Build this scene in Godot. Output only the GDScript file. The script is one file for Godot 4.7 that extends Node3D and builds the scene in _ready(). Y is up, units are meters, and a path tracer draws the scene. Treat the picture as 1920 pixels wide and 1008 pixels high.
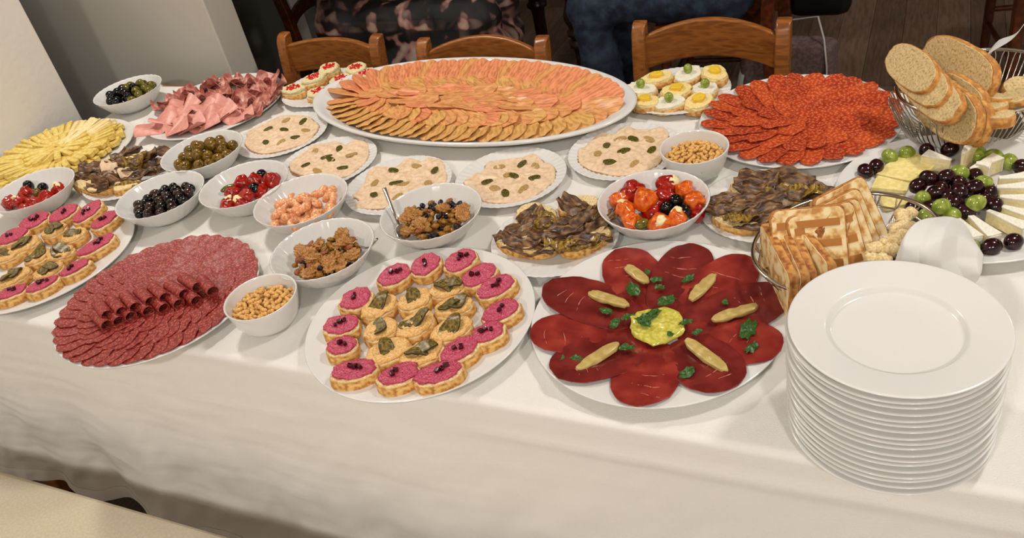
extends Node3D
# A cold buffet laid on a long white-clothed table in a dim dining room.

const T := 0.75   # table top height
var rng := RandomNumberGenerator.new()
var nz := FastNoiseLite.new()
var used := {}
var M := {}
var SH := {}      # shared meshes

# ---------------------------------------------------------------- geometry: a shape is [vertices, indices]
func tidy(g: Array, closed := true) -> ArrayMesh:
	var v: PackedVector3Array = g[0]
	var ix: PackedInt32Array = g[1]
	var n := PackedVector3Array()
	n.resize(v.size())
	var vol := 0.0
	for k in range(0, ix.size(), 3):
		var a := v[ix[k]]
		var b := v[ix[k + 1]]
		var c := v[ix[k + 2]]
		var cr := (c - a).cross(b - a)
		vol += a.dot(cr)
		n[ix[k]] += cr
		n[ix[k + 1]] += cr
		n[ix[k + 2]] += cr
	var flip := closed and vol < 0.0
	if flip:
		for k in range(0, ix.size(), 3):
			var t := ix[k + 1]
			ix[k + 1] = ix[k + 2]
			ix[k + 2] = t
	for k in n.size():
		n[k] = (-n[k] if flip else n[k]).normalized()
		if n[k].length() < 0.5:
			n[k] = Vector3.UP
	var arr := []
	arr.resize(Mesh.ARRAY_MAX)
	arr[Mesh.ARRAY_VERTEX] = v
	arr[Mesh.ARRAY_NORMAL] = n
	arr[Mesh.ARRAY_INDEX] = ix
	var m := ArrayMesh.new()
	m.add_surface_from_arrays(Mesh.PRIMITIVE_TRIANGLES, arr)
	return m

func rings(rs: Array, close_u := true, cap := true) -> Array:   # rs: arrays of points of one length, joined in order; ends capped
	var v := PackedVector3Array()
	var ix := PackedInt32Array()
	var n: int = rs[0].size()
	for r in rs:
		v.append_array(PackedVector3Array(r))
	var m := n if close_u else n - 1
	for j in rs.size() - 1:
		for i in m:
			var a := j * n + i
			var b := j * n + (i + 1) % n
			ix.append_array(PackedInt32Array([a, b, a + n, b, b + n, a + n]))
	if cap:
		for e in [0, rs.size() - 1]:
			var c := Vector3.ZERO
			for p in rs[e]:
				c += p
			c /= n
			v.append(c)
			var ci := v.size() - 1
			for i in m:
				var a: int = e * n + i
				var b: int = e * n + (i + 1) % n
				if e == 0:
					ix.append_array(PackedInt32Array([b, a, ci]))
				else:
					ix.append_array(PackedInt32Array([a, b, ci]))
	return [v, ix]

func lathe(prof: Array, seg := 48, flute := 0.0, lobes := 0, r0 := 0.0) -> Array:   # prof: Vector2(radius, y), from axis to axis
	var rs := []
	for p in prof:
		var r := []
		for i in seg:
			var a := TAU * i / seg
			var q: float = p.x
			var y: float = p.y
			if flute > 0.0 and q > r0:
				var s := sin(a * lobes + (q - r0) * 25.0)
				y += flute * s * smoothstep(r0, r0 + 0.02, q)
			r.append(Vector3(cos(a) * q, y, sin(a) * q))
		rs.append(r)
	return rings(rs)

func slab(o: Array, h: float, bev: float, nr := 2, y0 := 0.0) -> Array:   # o: Vector2 outline in x, z, star-shaped about 0
	var rs := []
	var at := func(inset: float, y: float, k := 1.0):
		var r := []
		for p: Vector2 in o:
			var l := p.length()
			var q := p * maxf(0.02, (l - inset) / l) * k
			r.append(Vector3(q.x, y, q.y))
		return r
	rs.append(at.call(bev, y0, 0.3))
	rs.append(at.call(bev, y0))
	rs.append(at.call(bev * 0.3, y0 + bev * 0.3))
	rs.append(at.call(0.0, y0 + bev))
	if h > bev * 2.05:
		rs.append(at.call(0.0, y0 + h - bev))
	rs.append(at.call(bev * 0.3, y0 + h - bev * 0.3))
	rs.append(at.call(bev, y0 + h))
	for k in range(nr, 0, -1):
		rs.append(at.call(bev, y0 + h, float(k) / (nr + 1)))
	return rings(rs)

func blob(rx: float, ry: float, rz: float, amp := 0.0, freq := 60.0, off := 0.0, nu := 12, nv := 8) -> Array:
	var rs := []
	nz.frequency = 1.0
	for j in range(1, nv):
		var r := []
		var ph := PI * j / nv
		for i in nu:
			var a := TAU * i / nu
			var d := Vector3(sin(ph) * cos(a), cos(ph), sin(ph) * sin(a))
			var k := 1.0
			if amp > 0.0:
				k += amp * nz.get_noise_3dv(d * freq + Vector3(off, off, 0.0))
			r.append(Vector3(d.x * rx, d.y * ry, d.z * rz) * k)
		rs.append(r)
	var g := rings(rs, true, true)
	var v: PackedVector3Array = g[0]     # push the poles out
	v[v.size() - 2] = Vector3(0, ry, 0)
	v[v.size() - 1] = Vector3(0, -ry, 0)
	g[0] = v
	return g

func tube(path: Array, rad, seg := 8, cap := true, flat := 1.0) -> Array:
	var rs := []
	var side := Vector3.ZERO
	for i in path.size():
		var d: Vector3 = (path[mini(i + 1, path.size() - 1)] - path[maxi(i - 1, 0)]).normalized()
		if side == Vector3.ZERO:
			side = d.cross(Vector3.UP if absf(d.y) < 0.9 else Vector3.RIGHT).normalized()
		side = (side - d * side.dot(d)).normalized()
		var up := side.cross(d)
		var q: float = rad[i] if rad is Array else rad
		var r := []
		for k in seg:
			var a := TAU * k / seg
			r.append(path[i] + side * cos(a) * q + up * sin(a) * q * flat)
		rs.append(r)
	return rings(rs, true, cap)

func loop_tube(path: Array, q: float, seg := 8) -> Array:
	var p := path.duplicate()
	p.append(path[0])
	return tube(p, q, seg, false)

func sheet(nu: int, nv: int, f: Callable, thick := 0.0) -> Array:   # f(u, v) -> point; with thickness a closed shell
	var rows := []
	for j in nv + 1:
		var r := []
		for i in nu + 1:
			r.append(f.call(float(i) / nu, float(j) / nv))
		rows.append(r)
	var g := rings(rows, false, false)
	if thick <= 0.0:
		return g
	var v: PackedVector3Array = g[0]
	var ix: PackedInt32Array = g[1]
	var n := PackedVector3Array()
	n.resize(v.size())
	for k in range(0, ix.size(), 3):
		var cr := (v[ix[k + 2]] - v[ix[k]]).cross(v[ix[k + 1]] - v[ix[k]])
		for e in 3:
			n[ix[k + e]] += cr
	var c := v.size()
	for k in c:
		v.append(v[k] - n[k].normalized() * thick)
	var s := ix.size()
	for k in range(0, s, 3):
		ix.append_array(PackedInt32Array([ix[k] + c, ix[k + 2] + c, ix[k + 1] + c]))
	var w := nu + 1
	var edge := PackedInt32Array()
	for i in nu + 1: edge.append(i)
	for j in range(1, nv + 1): edge.append(j * w + nu)
	for i in range(nu - 1, -1, -1): edge.append(nv * w + i)
	for j in range(nv - 1, 0, -1): edge.append(j * w)
	for k in edge.size():
		var a := edge[k]
		var b := edge[(k + 1) % edge.size()]
		ix.append_array(PackedInt32Array([b, a, a + c, b, a + c, b + c]))
	return [v, ix]

func bent(g: Array, f: Callable) -> Array:
	var v: PackedVector3Array = g[0]
	for k in v.size():
		v[k] = f.call(v[k])
	return [v, g[1]]

func moved(g: Array, t: Transform3D) -> Array:
	return [t * (g[0] as PackedVector3Array), g[1]]

func cat(gs: Array) -> Array:
	var v := PackedVector3Array()
	var ix := PackedInt32Array()
	for g in gs:
		var c := v.size()
		v.append_array(g[0])
		for k: int in g[1]:
			ix.append(k + c)
	return [v, ix]

func rough(g: Array, amp: float, freq: float, off := 0.0) -> Array:   # pushes vertices about by noise
	nz.frequency = 1.0
	return bent(g, func(p: Vector3):
		var q := p * freq + Vector3(off, off * 0.7, off * 1.3)
		return p + Vector3(nz.get_noise_3dv(q), nz.get_noise_3dv(q + Vector3(31, 7, 3)), nz.get_noise_3dv(q + Vector3(5, 57, 23))) * amp)

func oval(a: float, b: float, n := 20, amp := 0.0, off := 0.0, pw := 2.0) -> Array:
	var o := []
	nz.frequency = 1.0
	for i in n:
		var t := TAU * i / n
		var c := cos(t)
		var s := sin(t)
		var k := pow(pow(absf(c), pw) + pow(absf(s), pw), -1.0 / pw)
		k *= 1.0 + amp * nz.get_noise_2d(c * 2.2 + off, s * 2.2 - off)
		o.append(Vector2(c * a, s * b) * k)
	return o

func rect(a: float, b: float, r: float) -> Array:   # rounded rectangle, half sizes
	var o := []
	for q in [[1, 1, 0.0], [-1, 1, 0.5], [-1, -1, 1.0], [1, -1, 1.5]]:
		for k in 4:
			var t: float = q[2] * PI + k * PI / 6.0
			o.append(Vector2(q[0] * (a - r) + cos(t) * r, q[1] * (b - r) + sin(t) * r))
	return o

func smooth(o: Array, k := 3) -> Array:      # Catmull-Rom through a closed outline
	var r := []
	var n := o.size()
	for i in n:
		for j in k:
			r.append((o[i] as Vector2).cubic_interpolate(o[(i + 1) % n], o[(i + n - 1) % n], o[(i + 2) % n], float(j) / k))
	return r

func box(sx: float, sy: float, sz: float, bev := 0.002) -> Array:      # centred, chamfered
	return moved(slab(rect(sx / 2, sz / 2, bev * 1.5), sy, bev, 1), Transform3D(Basis(), Vector3(0, -sy / 2, 0)))

func spin(y := 0.0, x := 0.0, z := 0.0) -> Basis:
	return Basis.from_euler(Vector3(x, y, z))

func tf(p: Vector3, y := 0.0, x := 0.0, z := 0.0) -> Transform3D:
	return Transform3D(Basis.from_euler(Vector3(x, y, z)), p)

# ---------------------------------------------------------------- objects
func numbered(called: String) -> String:
	var k: int = used.get(called, 0)
	used[called] = k + 1
	return called if k == 0 else "%s_%03d" % [called, k]

func tag(o: Node3D, label: String, category: String, group := "") -> Node3D:
	o.set_meta("label", label)
	o.set_meta("category", category)
	if group: o.set_meta("group", group)
	return o

func thing(called: String, label: String, category: String, t: Transform3D, group := "") -> Node3D:
	var o := Node3D.new()
	o.name = numbered(called)
	o.transform = t
	add_child(o, true)
	return tag(o, label, category, group)

func part(o: Node3D, called: String, m: Mesh, mt: Material, t := Transform3D()) -> MeshInstance3D:
	var p := MeshInstance3D.new()
	p.mesh = m
	p.material_override = mt
	p.transform = t
	var k := 1
	var nm := called
	while o.has_node(nm):
		nm = "%s_%03d" % [called, k]
		k += 1
	p.name = nm
	o.add_child(p, true)
	return p

func single(called: String, m: Mesh, mt: Material, t: Transform3D, label: String, category: String, group := "") -> MeshInstance3D:
	var p := MeshInstance3D.new()
	p.mesh = m
	p.material_override = mt
	p.transform = t
	p.name = numbered(called)
	add_child(p, true)
	tag(p, label, category, group)
	return p

func struct_(called: String, m: Mesh, mt: Material, t := Transform3D()) -> MeshInstance3D:
	var p := MeshInstance3D.new()
	p.mesh = m
	p.material_override = mt
	p.transform = t
	p.name = called
	p.set_meta("kind", "structure")
	add_child(p, true)
	return p

# ---------------------------------------------------------------- materials
func mat(key: String, c: Color, ro := 0.6, metal := 0.0, spec := 0.5) -> StandardMaterial3D:
	var m := StandardMaterial3D.new()
	m.resource_name = key
	m.albedo_color = c
	m.roughness = ro
	m.metallic = metal
	m.metallic_specular = spec
	M[key] = m
	return m

func noise(freq: float, type: int, oct := 3, sd := 1) -> FastNoiseLite:
	var f := FastNoiseLite.new()
	f.noise_type = type
	f.frequency = freq
	f.fractal_octaves = oct
	f.seed = sd
	if type == FastNoiseLite.TYPE_CELLULAR:
		f.cellular_return_type = FastNoiseLite.RETURN_DISTANCE
		f.fractal_type = FastNoiseLite.FRACTAL_NONE
		f.cellular_jitter = 1.0
	return f

func tex(freq: float, type: int, cols: Array, offs: Array, oct := 3, sd := 1, size := 256) -> NoiseTexture2D:
	var t := NoiseTexture2D.new()
	t.width = size
	t.height = size
	t.seamless = true
	t.noise = noise(freq, type, oct, sd)
	if cols.size():
		var g := Gradient.new()
		g.colors = PackedColorArray(cols)
		g.offsets = PackedFloat32Array(offs)
		t.color_ramp = g
	return t

func nmat(key: String, cols: Array, offs: Array, freq := 0.02, scale := 12.0, ro := 0.6, relief := 0.0, cell := false, oct := 3, sd := 1) -> StandardMaterial3D:
	var m := mat(key, Color.WHITE, ro)
	m.albedo_texture = tex(freq, FastNoiseLite.TYPE_CELLULAR if cell else FastNoiseLite.TYPE_SIMPLEX_SMOOTH, cols, offs, oct, sd)
	m.uv1_triplanar = true
	m.uv1_scale = Vector3.ONE * scale
	if relief > 0.0:
		m.heightmap_enabled = true
		m.heightmap_texture = M["relief"]
		m.heightmap_scale = relief
	return m

func materials() -> void:
	M["relief"] = tex(0.03, FastNoiseLite.TYPE_SIMPLEX_SMOOTH, [], [], 4, 9)
	var por := mat("porcelain", Color(0.88, 0.875, 0.86), 0.14)
	por.metallic_specular = 0.5
	mat("steel", Color(0.80, 0.78, 0.74), 0.16, 1.0)
	mat("wall_paint", Color(0.90, 0.885, 0.85), 0.9)
	var wp: StandardMaterial3D = M.wall_paint
	wp.heightmap_enabled = true
	wp.heightmap_texture = M.relief
	wp.heightmap_scale = 0.06
	wp.uv1_triplanar = true
	wp.uv1_scale = Vector3.ONE * 4.0
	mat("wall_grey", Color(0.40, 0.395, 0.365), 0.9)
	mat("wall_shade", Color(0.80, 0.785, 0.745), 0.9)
	mat("ceiling", Color(0.85, 0.83, 0.79), 0.95)
	var cl := mat("cloth", Color(0.90, 0.888, 0.86), 0.92)
	cl.heightmap_enabled = true
	cl.heightmap_texture = tex(0.2, FastNoiseLite.TYPE_SIMPLEX, [], [], 2, 4)
	cl.heightmap_scale = 0.035
	cl.uv1_triplanar = true
	cl.uv1_scale = Vector3.ONE * 6.0
	nmat("plush", [Color(0.755, 0.705, 0.615), Color(0.785, 0.74, 0.645)], [0.3, 0.7], 0.09, 6.0, 0.95, 0.05)
	nmat("chair_wood", [Color(0.47, 0.27, 0.11), Color(0.63, 0.39, 0.175), Color(0.53, 0.31, 0.13)], [0.2, 0.5, 0.8], 0.012, 5.0, 0.3)
	(M.chair_wood as StandardMaterial3D).uv1_scale = Vector3(2.5, 14, 14)
	nmat("red_wood", [Color(0.27, 0.12, 0.055), Color(0.38, 0.18, 0.08)], [0.3, 0.7], 0.02, 6.0, 0.35)
	nmat("dark_wood", [Color(0.13, 0.075, 0.05), Color(0.20, 0.12, 0.08)], [0.3, 0.7], 0.02, 6.0, 0.35)
	for k in 3:
		var b: Color = [Color(0.42, 0.33, 0.265), Color(0.385, 0.30, 0.24), Color(0.45, 0.355, 0.29)][k]
		var fm := nmat("floor_%d" % k, [b.darkened(0.12), b, b.lightened(0.04)], [0.25, 0.5, 0.8], 0.015, 2.0, 0.5, 0.0, false, 4, k + 2)
		fm.uv1_scale = Vector3(14, 14, 1.6)
	mat("dark", Color(0.05, 0.045, 0.04), 0.9)
	mat("lamp", Color(1, 0.95, 0.86), 0.5)
	M.lamp.emission_enabled = true
	M.lamp.emission = Color(1.0, 0.9, 0.74)
	M.lamp.emission_energy_multiplier = 6.0

# ---------------------------------------------------------------- start
func _ready() -> void:
	rng.seed = 11
	nz.seed = 5
	nz.noise_type = FastNoiseLite.TYPE_SIMPLEX_SMOOTH
	nz.fractal_octaves = 2
	var cam := Camera3D.new()
	cam.name = "camera"
	cam.fov = 34.96885
	cam.transform = Transform3D(Basis(Vector3(0.90822, -0.18049, -0.37757), Vector3(-0.09361, 0.79174, -0.60365), Vector3(0.40789, 0.58359, 0.70218)), Vector3(0, 1.65, 0))
	cam.current = true
	add_child(cam)
	var e := Environment.new()
	e.background_mode = Environment.BG_COLOR
	e.background_color = Color(0.02, 0.02, 0.025)
	e.tonemap_mode = Environment.TONE_MAPPER_LINEAR
	e.tonemap_exposure = EXPOSURE
	e.sdfgi_enabled = true
	e.ssao_enabled = true
	e.ssil_enabled = true
	var we := WorldEnvironment.new()
	we.name = "world"
	we.environment = e
	add_child(we)
	materials()
	for l in LAMPS:
		lamp(l[0], l[1], l[2], l[3])
	room()
	table()
	background()
	dishes()
	foods()

const EXPOSURE := 0.70
const LAMPS := [   # place, power, half size
	[Vector3(-1.9, 2.79, -1.75), 3.6, 0.14, "above the left end of the buffet table"], [Vector3(0.75, 2.79, -1.7), 3.6, 0.14, "above the right end of the buffet table"],
	[Vector3(-0.5, 2.79, 1.6), 6.4, 0.14, "at the front middle of the room"], [Vector3(1.1, 2.79, 1.4), 7.6, 0.14, "at the front right of the room"], [Vector3(1.6, 2.79, -4.2), 2.2, 0.14, "over the floor at the back right"],
]

func lamp(p: Vector3, power: float, r: float, where: String) -> void:
	var o := thing("ceiling_lamp", "round flush ceiling lamp, glowing, " + where, "lamp", tf(p), "ceiling lamps")
	part(o, "rim", tidy(lathe([Vector2(0, 0.0), Vector2(r + 0.02, 0.0), Vector2(r + 0.02, -0.03), Vector2(r, -0.032), Vector2(r, -0.012), Vector2(0, -0.012)], 32)), M.steel)
	part(o, "glowing_disc", tidy(lathe([Vector2(0, -0.013), Vector2(r - 0.002, -0.013), Vector2(r - 0.004, -0.024), Vector2(0, -0.026)], 32)), M.lamp)
	var a := AreaLight3D.new()
	a.name = "light"
	a.area_size = Vector2(r * 1.8, r * 1.8)
	a.area_normalize_energy = true
	a.light_color = Color(0.985, 0.962, 0.94)
	a.light_energy = power
	a.area_range = 20.0
	a.shadow_enabled = true
	a.rotation.x = -PI / 2
	a.position = Vector3(0, -0.034, 0)
	o.add_child(a)

func room() -> void:
	# walls with thickness; the near left pier carries the table's end, the recess behind it is in shade
	var wall := func(nm: String, c: Vector3, s: Vector3, m: String):
		struct_(nm, tidy(box(s.x, s.y, s.z, 0.004)), M[m], tf(c))
	wall.call("wall_left_front", Vector3(-2.43, 1.4, 0.8), Vector3(0.30, 2.8, 4.8), "wall_paint")
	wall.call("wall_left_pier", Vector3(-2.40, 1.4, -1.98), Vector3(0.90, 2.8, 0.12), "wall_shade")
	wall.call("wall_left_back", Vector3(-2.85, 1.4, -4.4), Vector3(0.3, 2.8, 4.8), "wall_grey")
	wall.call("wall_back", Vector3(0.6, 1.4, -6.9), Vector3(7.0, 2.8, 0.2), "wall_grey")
	wall.call("wall_right", Vector3(3.1, 1.4, -1.8), Vector3(0.2, 2.8, 10.4), "wall_paint")
	wall.call("wall_front", Vector3(0.4, 1.4, 3.3), Vector3(6.0, 2.8, 0.2), "wall_paint")
	struct_("ceiling", tidy(box(7.0, 0.2, 10.6, 0.01)), M.ceiling, tf(Vector3(0.3, 2.9, -1.8)))
	var fl := struct_("floor", tidy(box(7.0, 0.1, 10.6, 0.002)), M.dark, tf(Vector3(0.3, -0.062, -1.8)))
	# floor boards as far as they can be told apart
	var board := {}
	for i in 44:
		var z := -6.7
		var x := -2.6 + i * 0.13
		var k := i
		z -= fposmod(i * 0.37, 1.1)
		while z < 3.1:
			var l := 1.35 if k % 3 else 1.1
			var key := "%.2f" % l
			if not board.has(key):
				board[key] = tidy(slab(rect(0.0643, l / 2 - 0.0006, 0.002), 0.012, 0.001, 1))
			part(fl, "board", board[key], M["floor_%d" % ((k * 7 + i) % 3)], tf(Vector3(x - 0.3, 0.0498, z + l / 2 + 1.8)))
			z += l
			k += 1
	struct_("trim_1", tidy(box(0.05, 2.8, 0.075, 0.004)), M.ceiling, tf(Vector3(-2.68, 1.4, -3.16)))

func cloth_hem(x: float) -> float:
	return 0.166 + 0.010 * sin(x * 9.0) + 0.009 * sin(x * 23.0 + 1.0) - 0.04 * smoothstep(-1.58, -1.46, x)

func table() -> void:
	var o := thing("buffet_table", "long buffet table almost wholly hidden under the white cloth", "table", tf(Vector3(-0.55, 0, -1.29)))
	part(o, "tabletop", tidy(box(3.16, 0.03, 1.03, 0.004)), M.chair_wood, tf(Vector3(0, 0.732, 0)))
	for sx in [-1, 1]:
		for sz in [-1, 1]:
			part(o, "leg", tidy(box(0.06, 0.716, 0.06, 0.004)), M.chair_wood, tf(Vector3(sx * 1.5, 0.358, sz * 0.45)))
	# cloth: back edge, top, rounded front edge, hanging front with folds and a stitched hem band
	var x0 := -2.16
	var x1 := 1.05
	var zf := -0.765
	var prof := func(x: float, t: float) -> Vector3:
		var und := 0.0012 * nz.get_noise_2d(x * 3.0, t * 9.0)
		if t < 0.06:
			return Vector3(x, lerpf(0.66, 0.742, t / 0.06), -1.818)
		if t < 0.45:
			var u := (t - 0.06) / 0.39
			var y := T + und
			if u < 0.03: y -= 0.008 * (1.0 - u / 0.03)
			return Vector3(x, y, lerpf(-1.815, zf - 0.012, u))
		if t < 0.5:
			var a := (t - 0.45) / 0.05 * PI / 2
			return Vector3(x, T - 0.012 + cos(a) * 0.012, zf - 0.012 + sin(a) * 0.014)
		var u2 := (t - 0.5) / 0.5
		var hem := cloth_hem(x)
		var y2 := lerpf(T - 0.012, hem, u2)
		nz.frequency = 1.0
		var k := u2 * u2
		var z := zf + 0.002 + u2 * 0.02
		z += 0.011 * k * nz.get_noise_2d(x * 3.2, 3.0) * 2.0 + 0.005 * u2 * nz.get_noise_2d(x * 9.0 + u2 * 2.5, u2 * 3.0) * 2.0
		z += 0.0020 * sin(u2 * 1.3 + x * 1.4) * nz.get_noise_2d(x * 2.5, u2 * 22.0)
		# a pressed crease a hand below the edge on the right half
		var cy := 0.075 - 0.012 * x
		z += 0.0045 * exp(-pow((u2 - cy) / 0.018, 2.0)) * smoothstep(-0.75, -0.4, x)
		# the corner fold on the left
		z += 0.022 * k * exp(-pow((x + 1.50 - (1.0 - u2) * 0.12) / 0.05, 2.0)) - 0.03 * k * exp(-pow((x + 1.64) / 0.07, 2.0)) - 0.02 * k * exp(-pow((x + 1.86) / 0.06, 2.0))
		if u2 > 0.93: z += 0.0022
		return Vector3(x, y2, z)
	var nv := 120
	var c := sheet(300, nv, func(u, v):
		var t: float = v
		return prof.call(lerpf(x0, x1, u), t))
	var s := single("tablecloth", tidy(c, false), M.cloth, Transform3D(), "white linen tablecloth spread over the buffet table and hanging down in front", "tablecloth")
	part(s, "hem_band", tidy(sheet(300, 4, func(u, v):
		var p: Vector3 = prof.call(lerpf(x0, x1, u), lerpf(0.965, 1.0, v))
		return p + Vector3(0, -0.0005, 0.003), 0.001)), M.cloth)
	# the pale upholstered bench in front of the buffet
	var b := thing("upholstered_bench", "cream plush bench along the front of the buffet, only its back edge in view", "bench", tf(Vector3(-1.2, 0, -0.346)))
	var zb := 0.26
	part(b, "seat", tidy(rough(moved(slab(rect(0.8, zb, 0.03), 0.12, 0.025, 4), tf(Vector3(0, 0.33, 0))), 0.004, 30.0)), M.plush)
	for sx in [-1, 1]:
		for sz in [-1, 1]:
			part(b, "leg", tidy(box(0.05, 0.335, 0.05, 0.004)), M.dark_wood, tf(Vector3(sx * 0.7, 0.168, sz * 0.2)))

# ---------------------------------------------------------------- crockery
func plate_prof(r: float, h: float, well: float, t := 0.0045) -> Array:
	return [Vector2(0, 0.004), Vector2(well * 0.86, 0.004), Vector2(well * 0.87, 0.0), Vector2(well * 0.93, 0.0), Vector2(well * 0.98, 0.0035), Vector2(lerpf(well, r, 0.6), h * 0.62 - 0.001), Vector2(r - 0.001, h - t * 0.8), Vector2(r, h - t * 0.4), Vector2(r - 0.0006, h - 0.0008), Vector2(r - 0.002, h),
		Vector2(lerpf(well, r, 0.62), h * 0.62 + t), Vector2(well + 0.004, 0.0105), Vector2(well - 0.004, 0.0078), Vector2(well * 0.5, 0.0075), Vector2(0, 0.0075)]

func bowl_prof(r: float, h: float, foot: float, t := 0.004, belly := 0.62) -> Array:
	var p := [Vector2(0, 0.003), Vector2(foot - 0.006, 0.003), Vector2(foot - 0.004, 0.0), Vector2(foot, 0.0), Vector2(foot + 0.002, 0.004)]
	for k in 9:
		var u := (k + 1) / 9.0
		p.append(Vector2(lerpf(foot + 0.002, r, pow(u, belly)), lerpf(0.004, h - 0.001, pow(u, 1.1))))
	p.append(Vector2(r - t * 0.4, h))
	p.append(Vector2(r - t, h - 0.001))
	for k in range(8, -1, -1):
		var u := (k + 0.4) / 9.0
		p.append(Vector2(lerpf(foot - 0.004, r - t, pow(u, belly)), lerpf(0.0085, h - 0.001, pow(u, 1.1))))
	p.append(Vector2(0, 0.0075))
	return p

func dish(kind: String, called: String, x: float, z: float, label: String, category: String, turn := 0.0, h := 0.0) -> MeshInstance3D:
	return single(called, SH[kind], M.porcelain, tf(Vector3(x, T + 0.0012 + h, z), turn), label, category)

func dishes() -> void:
	SH.platter = tidy(lathe(plate_prof(0.199, 0.021, 0.128), 96))
	SH.small_plate = tidy(lathe(plate_prof(0.119, 0.0175, 0.072, 0.0035), 288, 0.0005, 48, 0.078))
	SH.bowl = tidy(lathe(bowl_prof(0.101, 0.057, 0.047, 0.0035), 192, 0.0004, 32, 0.06))
	SH.nut_bowl = tidy(lathe(bowl_prof(0.0665, 0.062, 0.036, 0.0035, 0.42), 64))
	SH.dessert_plate = tidy(lathe([Vector2(0, 0.003), Vector2(0.066, 0.003), Vector2(0.067, 0.0), Vector2(0.0705, 0.0), Vector2(0.075, 0.004), Vector2(0.100, 0.0142), Vector2(0.119, 0.0186), Vector2(0.1215, 0.0196), Vector2(0.1222, 0.0208), Vector2(0.1216, 0.0219), Vector2(0.119, 0.0222), Vector2(0.099, 0.0180), Vector2(0.080, 0.0150), Vector2(0.0765, 0.0130), Vector2(0.074, 0.0088), Vector2(0.070, 0.0068), Vector2(0.04, 0.0062), Vector2(0, 0.0062)], 96))
	var big := lathe([Vector2(0, 0.004), Vector2(0.66, 0.004), Vector2(0.68, 0.0), Vector2(0.74, 0.0), Vector2(0.80, 0.008), Vector2(0.985, 0.029), Vector2(0.999, 0.033), Vector2(1.0, 0.036), Vector2(0.99, 0.039), Vector2(0.965, 0.0385), Vector2(0.93, 0.033), Vector2(0.84, 0.0165), Vector2(0.80, 0.0125), Vector2(0.5, 0.011), Vector2(0, 0.011)], 160)
	SH.fish_platter = tidy(bent(big, func(p: Vector3): return Vector3(p.x * 0.446, p.y, p.z * 0.224)))
	var P := "round white platter "
	dish("platter", "platter", -2.078, -1.345, P + "of yellow cheese sticks against the left wall", "platter")
	dish("platter", "platter", -1.774, -1.640, P + "of pink sliced ham at the back left", "platter")
	dish("platter", "platter", -0.209, -1.633, P + "of orange-red paprika sausage by the right-hand chair", "platter")
	dish("platter", "platter", 0.087, -1.382, P + "with cheese wedges and grapes at the right", "platter")
	dish("platter", "platter", -1.689, -0.937, P + "of beetroot and pickle canapes cut off by the left edge", "platter")
	dish("platter", "platter", -1.286, -0.866, P + "of salami overhanging the table edge beside the peanut bowl", "platter")
	dish("platter", "platter", -0.334, -0.981, P + "of dark red cured beef beside the plate stack", "platter")
	dish("platter", "platter", -0.724, -0.906, P + "of beetroot and pickle canapes in the middle of the front edge", "platter")
	dish("fish_platter", "fish_platter", -1.0, -1.671, "very large oval white platter of smoked salmon along the back of the table", "platter", -0.091)
	var S := "fluted white plate "
	dish("small_plate", "small_plate", -1.752, -1.275, S + "of aubergine toasts beside the cheese stick platter", "plate")
	dish("small_plate", "small_plate", -0.574, -1.165, S + "of aubergine toasts in front of the pepper bowl", "plate")
	dish("small_plate", "small_plate", -0.221, -1.316, S + "of aubergine toasts beside the toast basket", "plate")
	dish("small_plate", "small_plate", -1.438, -1.499, S + "of veal in tuna sauce nearest the ham platter", "plate")
	dish("small_plate", "small_plate", -1.222, -1.381, S + "of veal in tuna sauce behind the shrimp bowl", "plate")
	dish("small_plate", "small_plate", -0.989, -1.308, S + "of veal in tuna sauce behind the spooned nut bowl", "plate")
	dish("small_plate", "small_plate", -0.746, -1.362, S + "of veal in tuna sauce before the middle of the salmon platter", "plate")
	dish("small_plate", "small_plate", -0.535, -1.485, S + "of veal in tuna sauce tucked behind the peanut bowl", "plate")
	dish("small_plate", "small_plate", -1.480, -1.760, S + "of red-topped canapes behind the salmon's left end", "plate")
	dish("small_plate", "small_plate", -0.490, -1.760, S + "of cheese and grape canapes in front of the right-hand chair", "plate")
	var B := "white porcelain salad bowl "
	dish("bowl", "salad_bowl", -2.098, -1.652, B + "of black and green olives at the far left corner", "bowl")
	dish("bowl", "salad_bowl", -1.916, -1.130, B + "of stuffed red peppers cut off by the left edge", "bowl")
	dish("bowl", "salad_bowl", -1.516, -1.149, B + "of small black olives in front of the green olive bowl", "bowl")
	dish("bowl", "salad_bowl", -1.553, -1.341, B + "of seasoned green olives in front of the ham", "bowl")
	dish("bowl", "salad_bowl", -1.324, -1.213, B + "of stuffed red peppers with a small pickle, beside the shrimp", "bowl")
	dish("bowl", "salad_bowl", -1.139, -1.170, B + "of peeled pink shrimp", "bowl")
	dish("bowl", "salad_bowl", -0.985, -1.018, B + "of walnuts and raisins, spoon handle over its right rim", "bowl")
	dish("bowl", "salad_bowl", -0.824, -1.163, B + "of nuts and raisins with a spoon standing at its left", "bowl")
	dish("bowl", "salad_bowl", -0.408, -1.251, B + "of orange and red stuffed peppers", "bowl")
	dish("nut_bowl", "nut_bowl", -1.014, -0.861, "small deep white bowl of peanuts beside the salami", "bowl")
	dish("nut_bowl", "nut_bowl", -0.375, -1.432, "small deep white bowl of peanuts in front of the sausage platter", "bowl")
	for i in 18:
		var lab := "plain white dessert plate, %s from the top of the tall stack" % ORD[17 - i]
		if i == 0: lab = "lowest white dessert plate of the tall stack at the front right"
		if i == 17: lab = "topmost white dessert plate of the tall stack, its whole face in view"
		single("dessert_plate", SH.dessert_plate, M.porcelain, tf(Vector3(0.009 + sin(i * 2.3) * 0.0016 - i * 0.0002, T + 0.0012 + i * 0.0094, -0.838 + cos(i * 1.9) * 0.0014), i * 0.7), lab, "plate", "stacked dessert plates")


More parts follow.
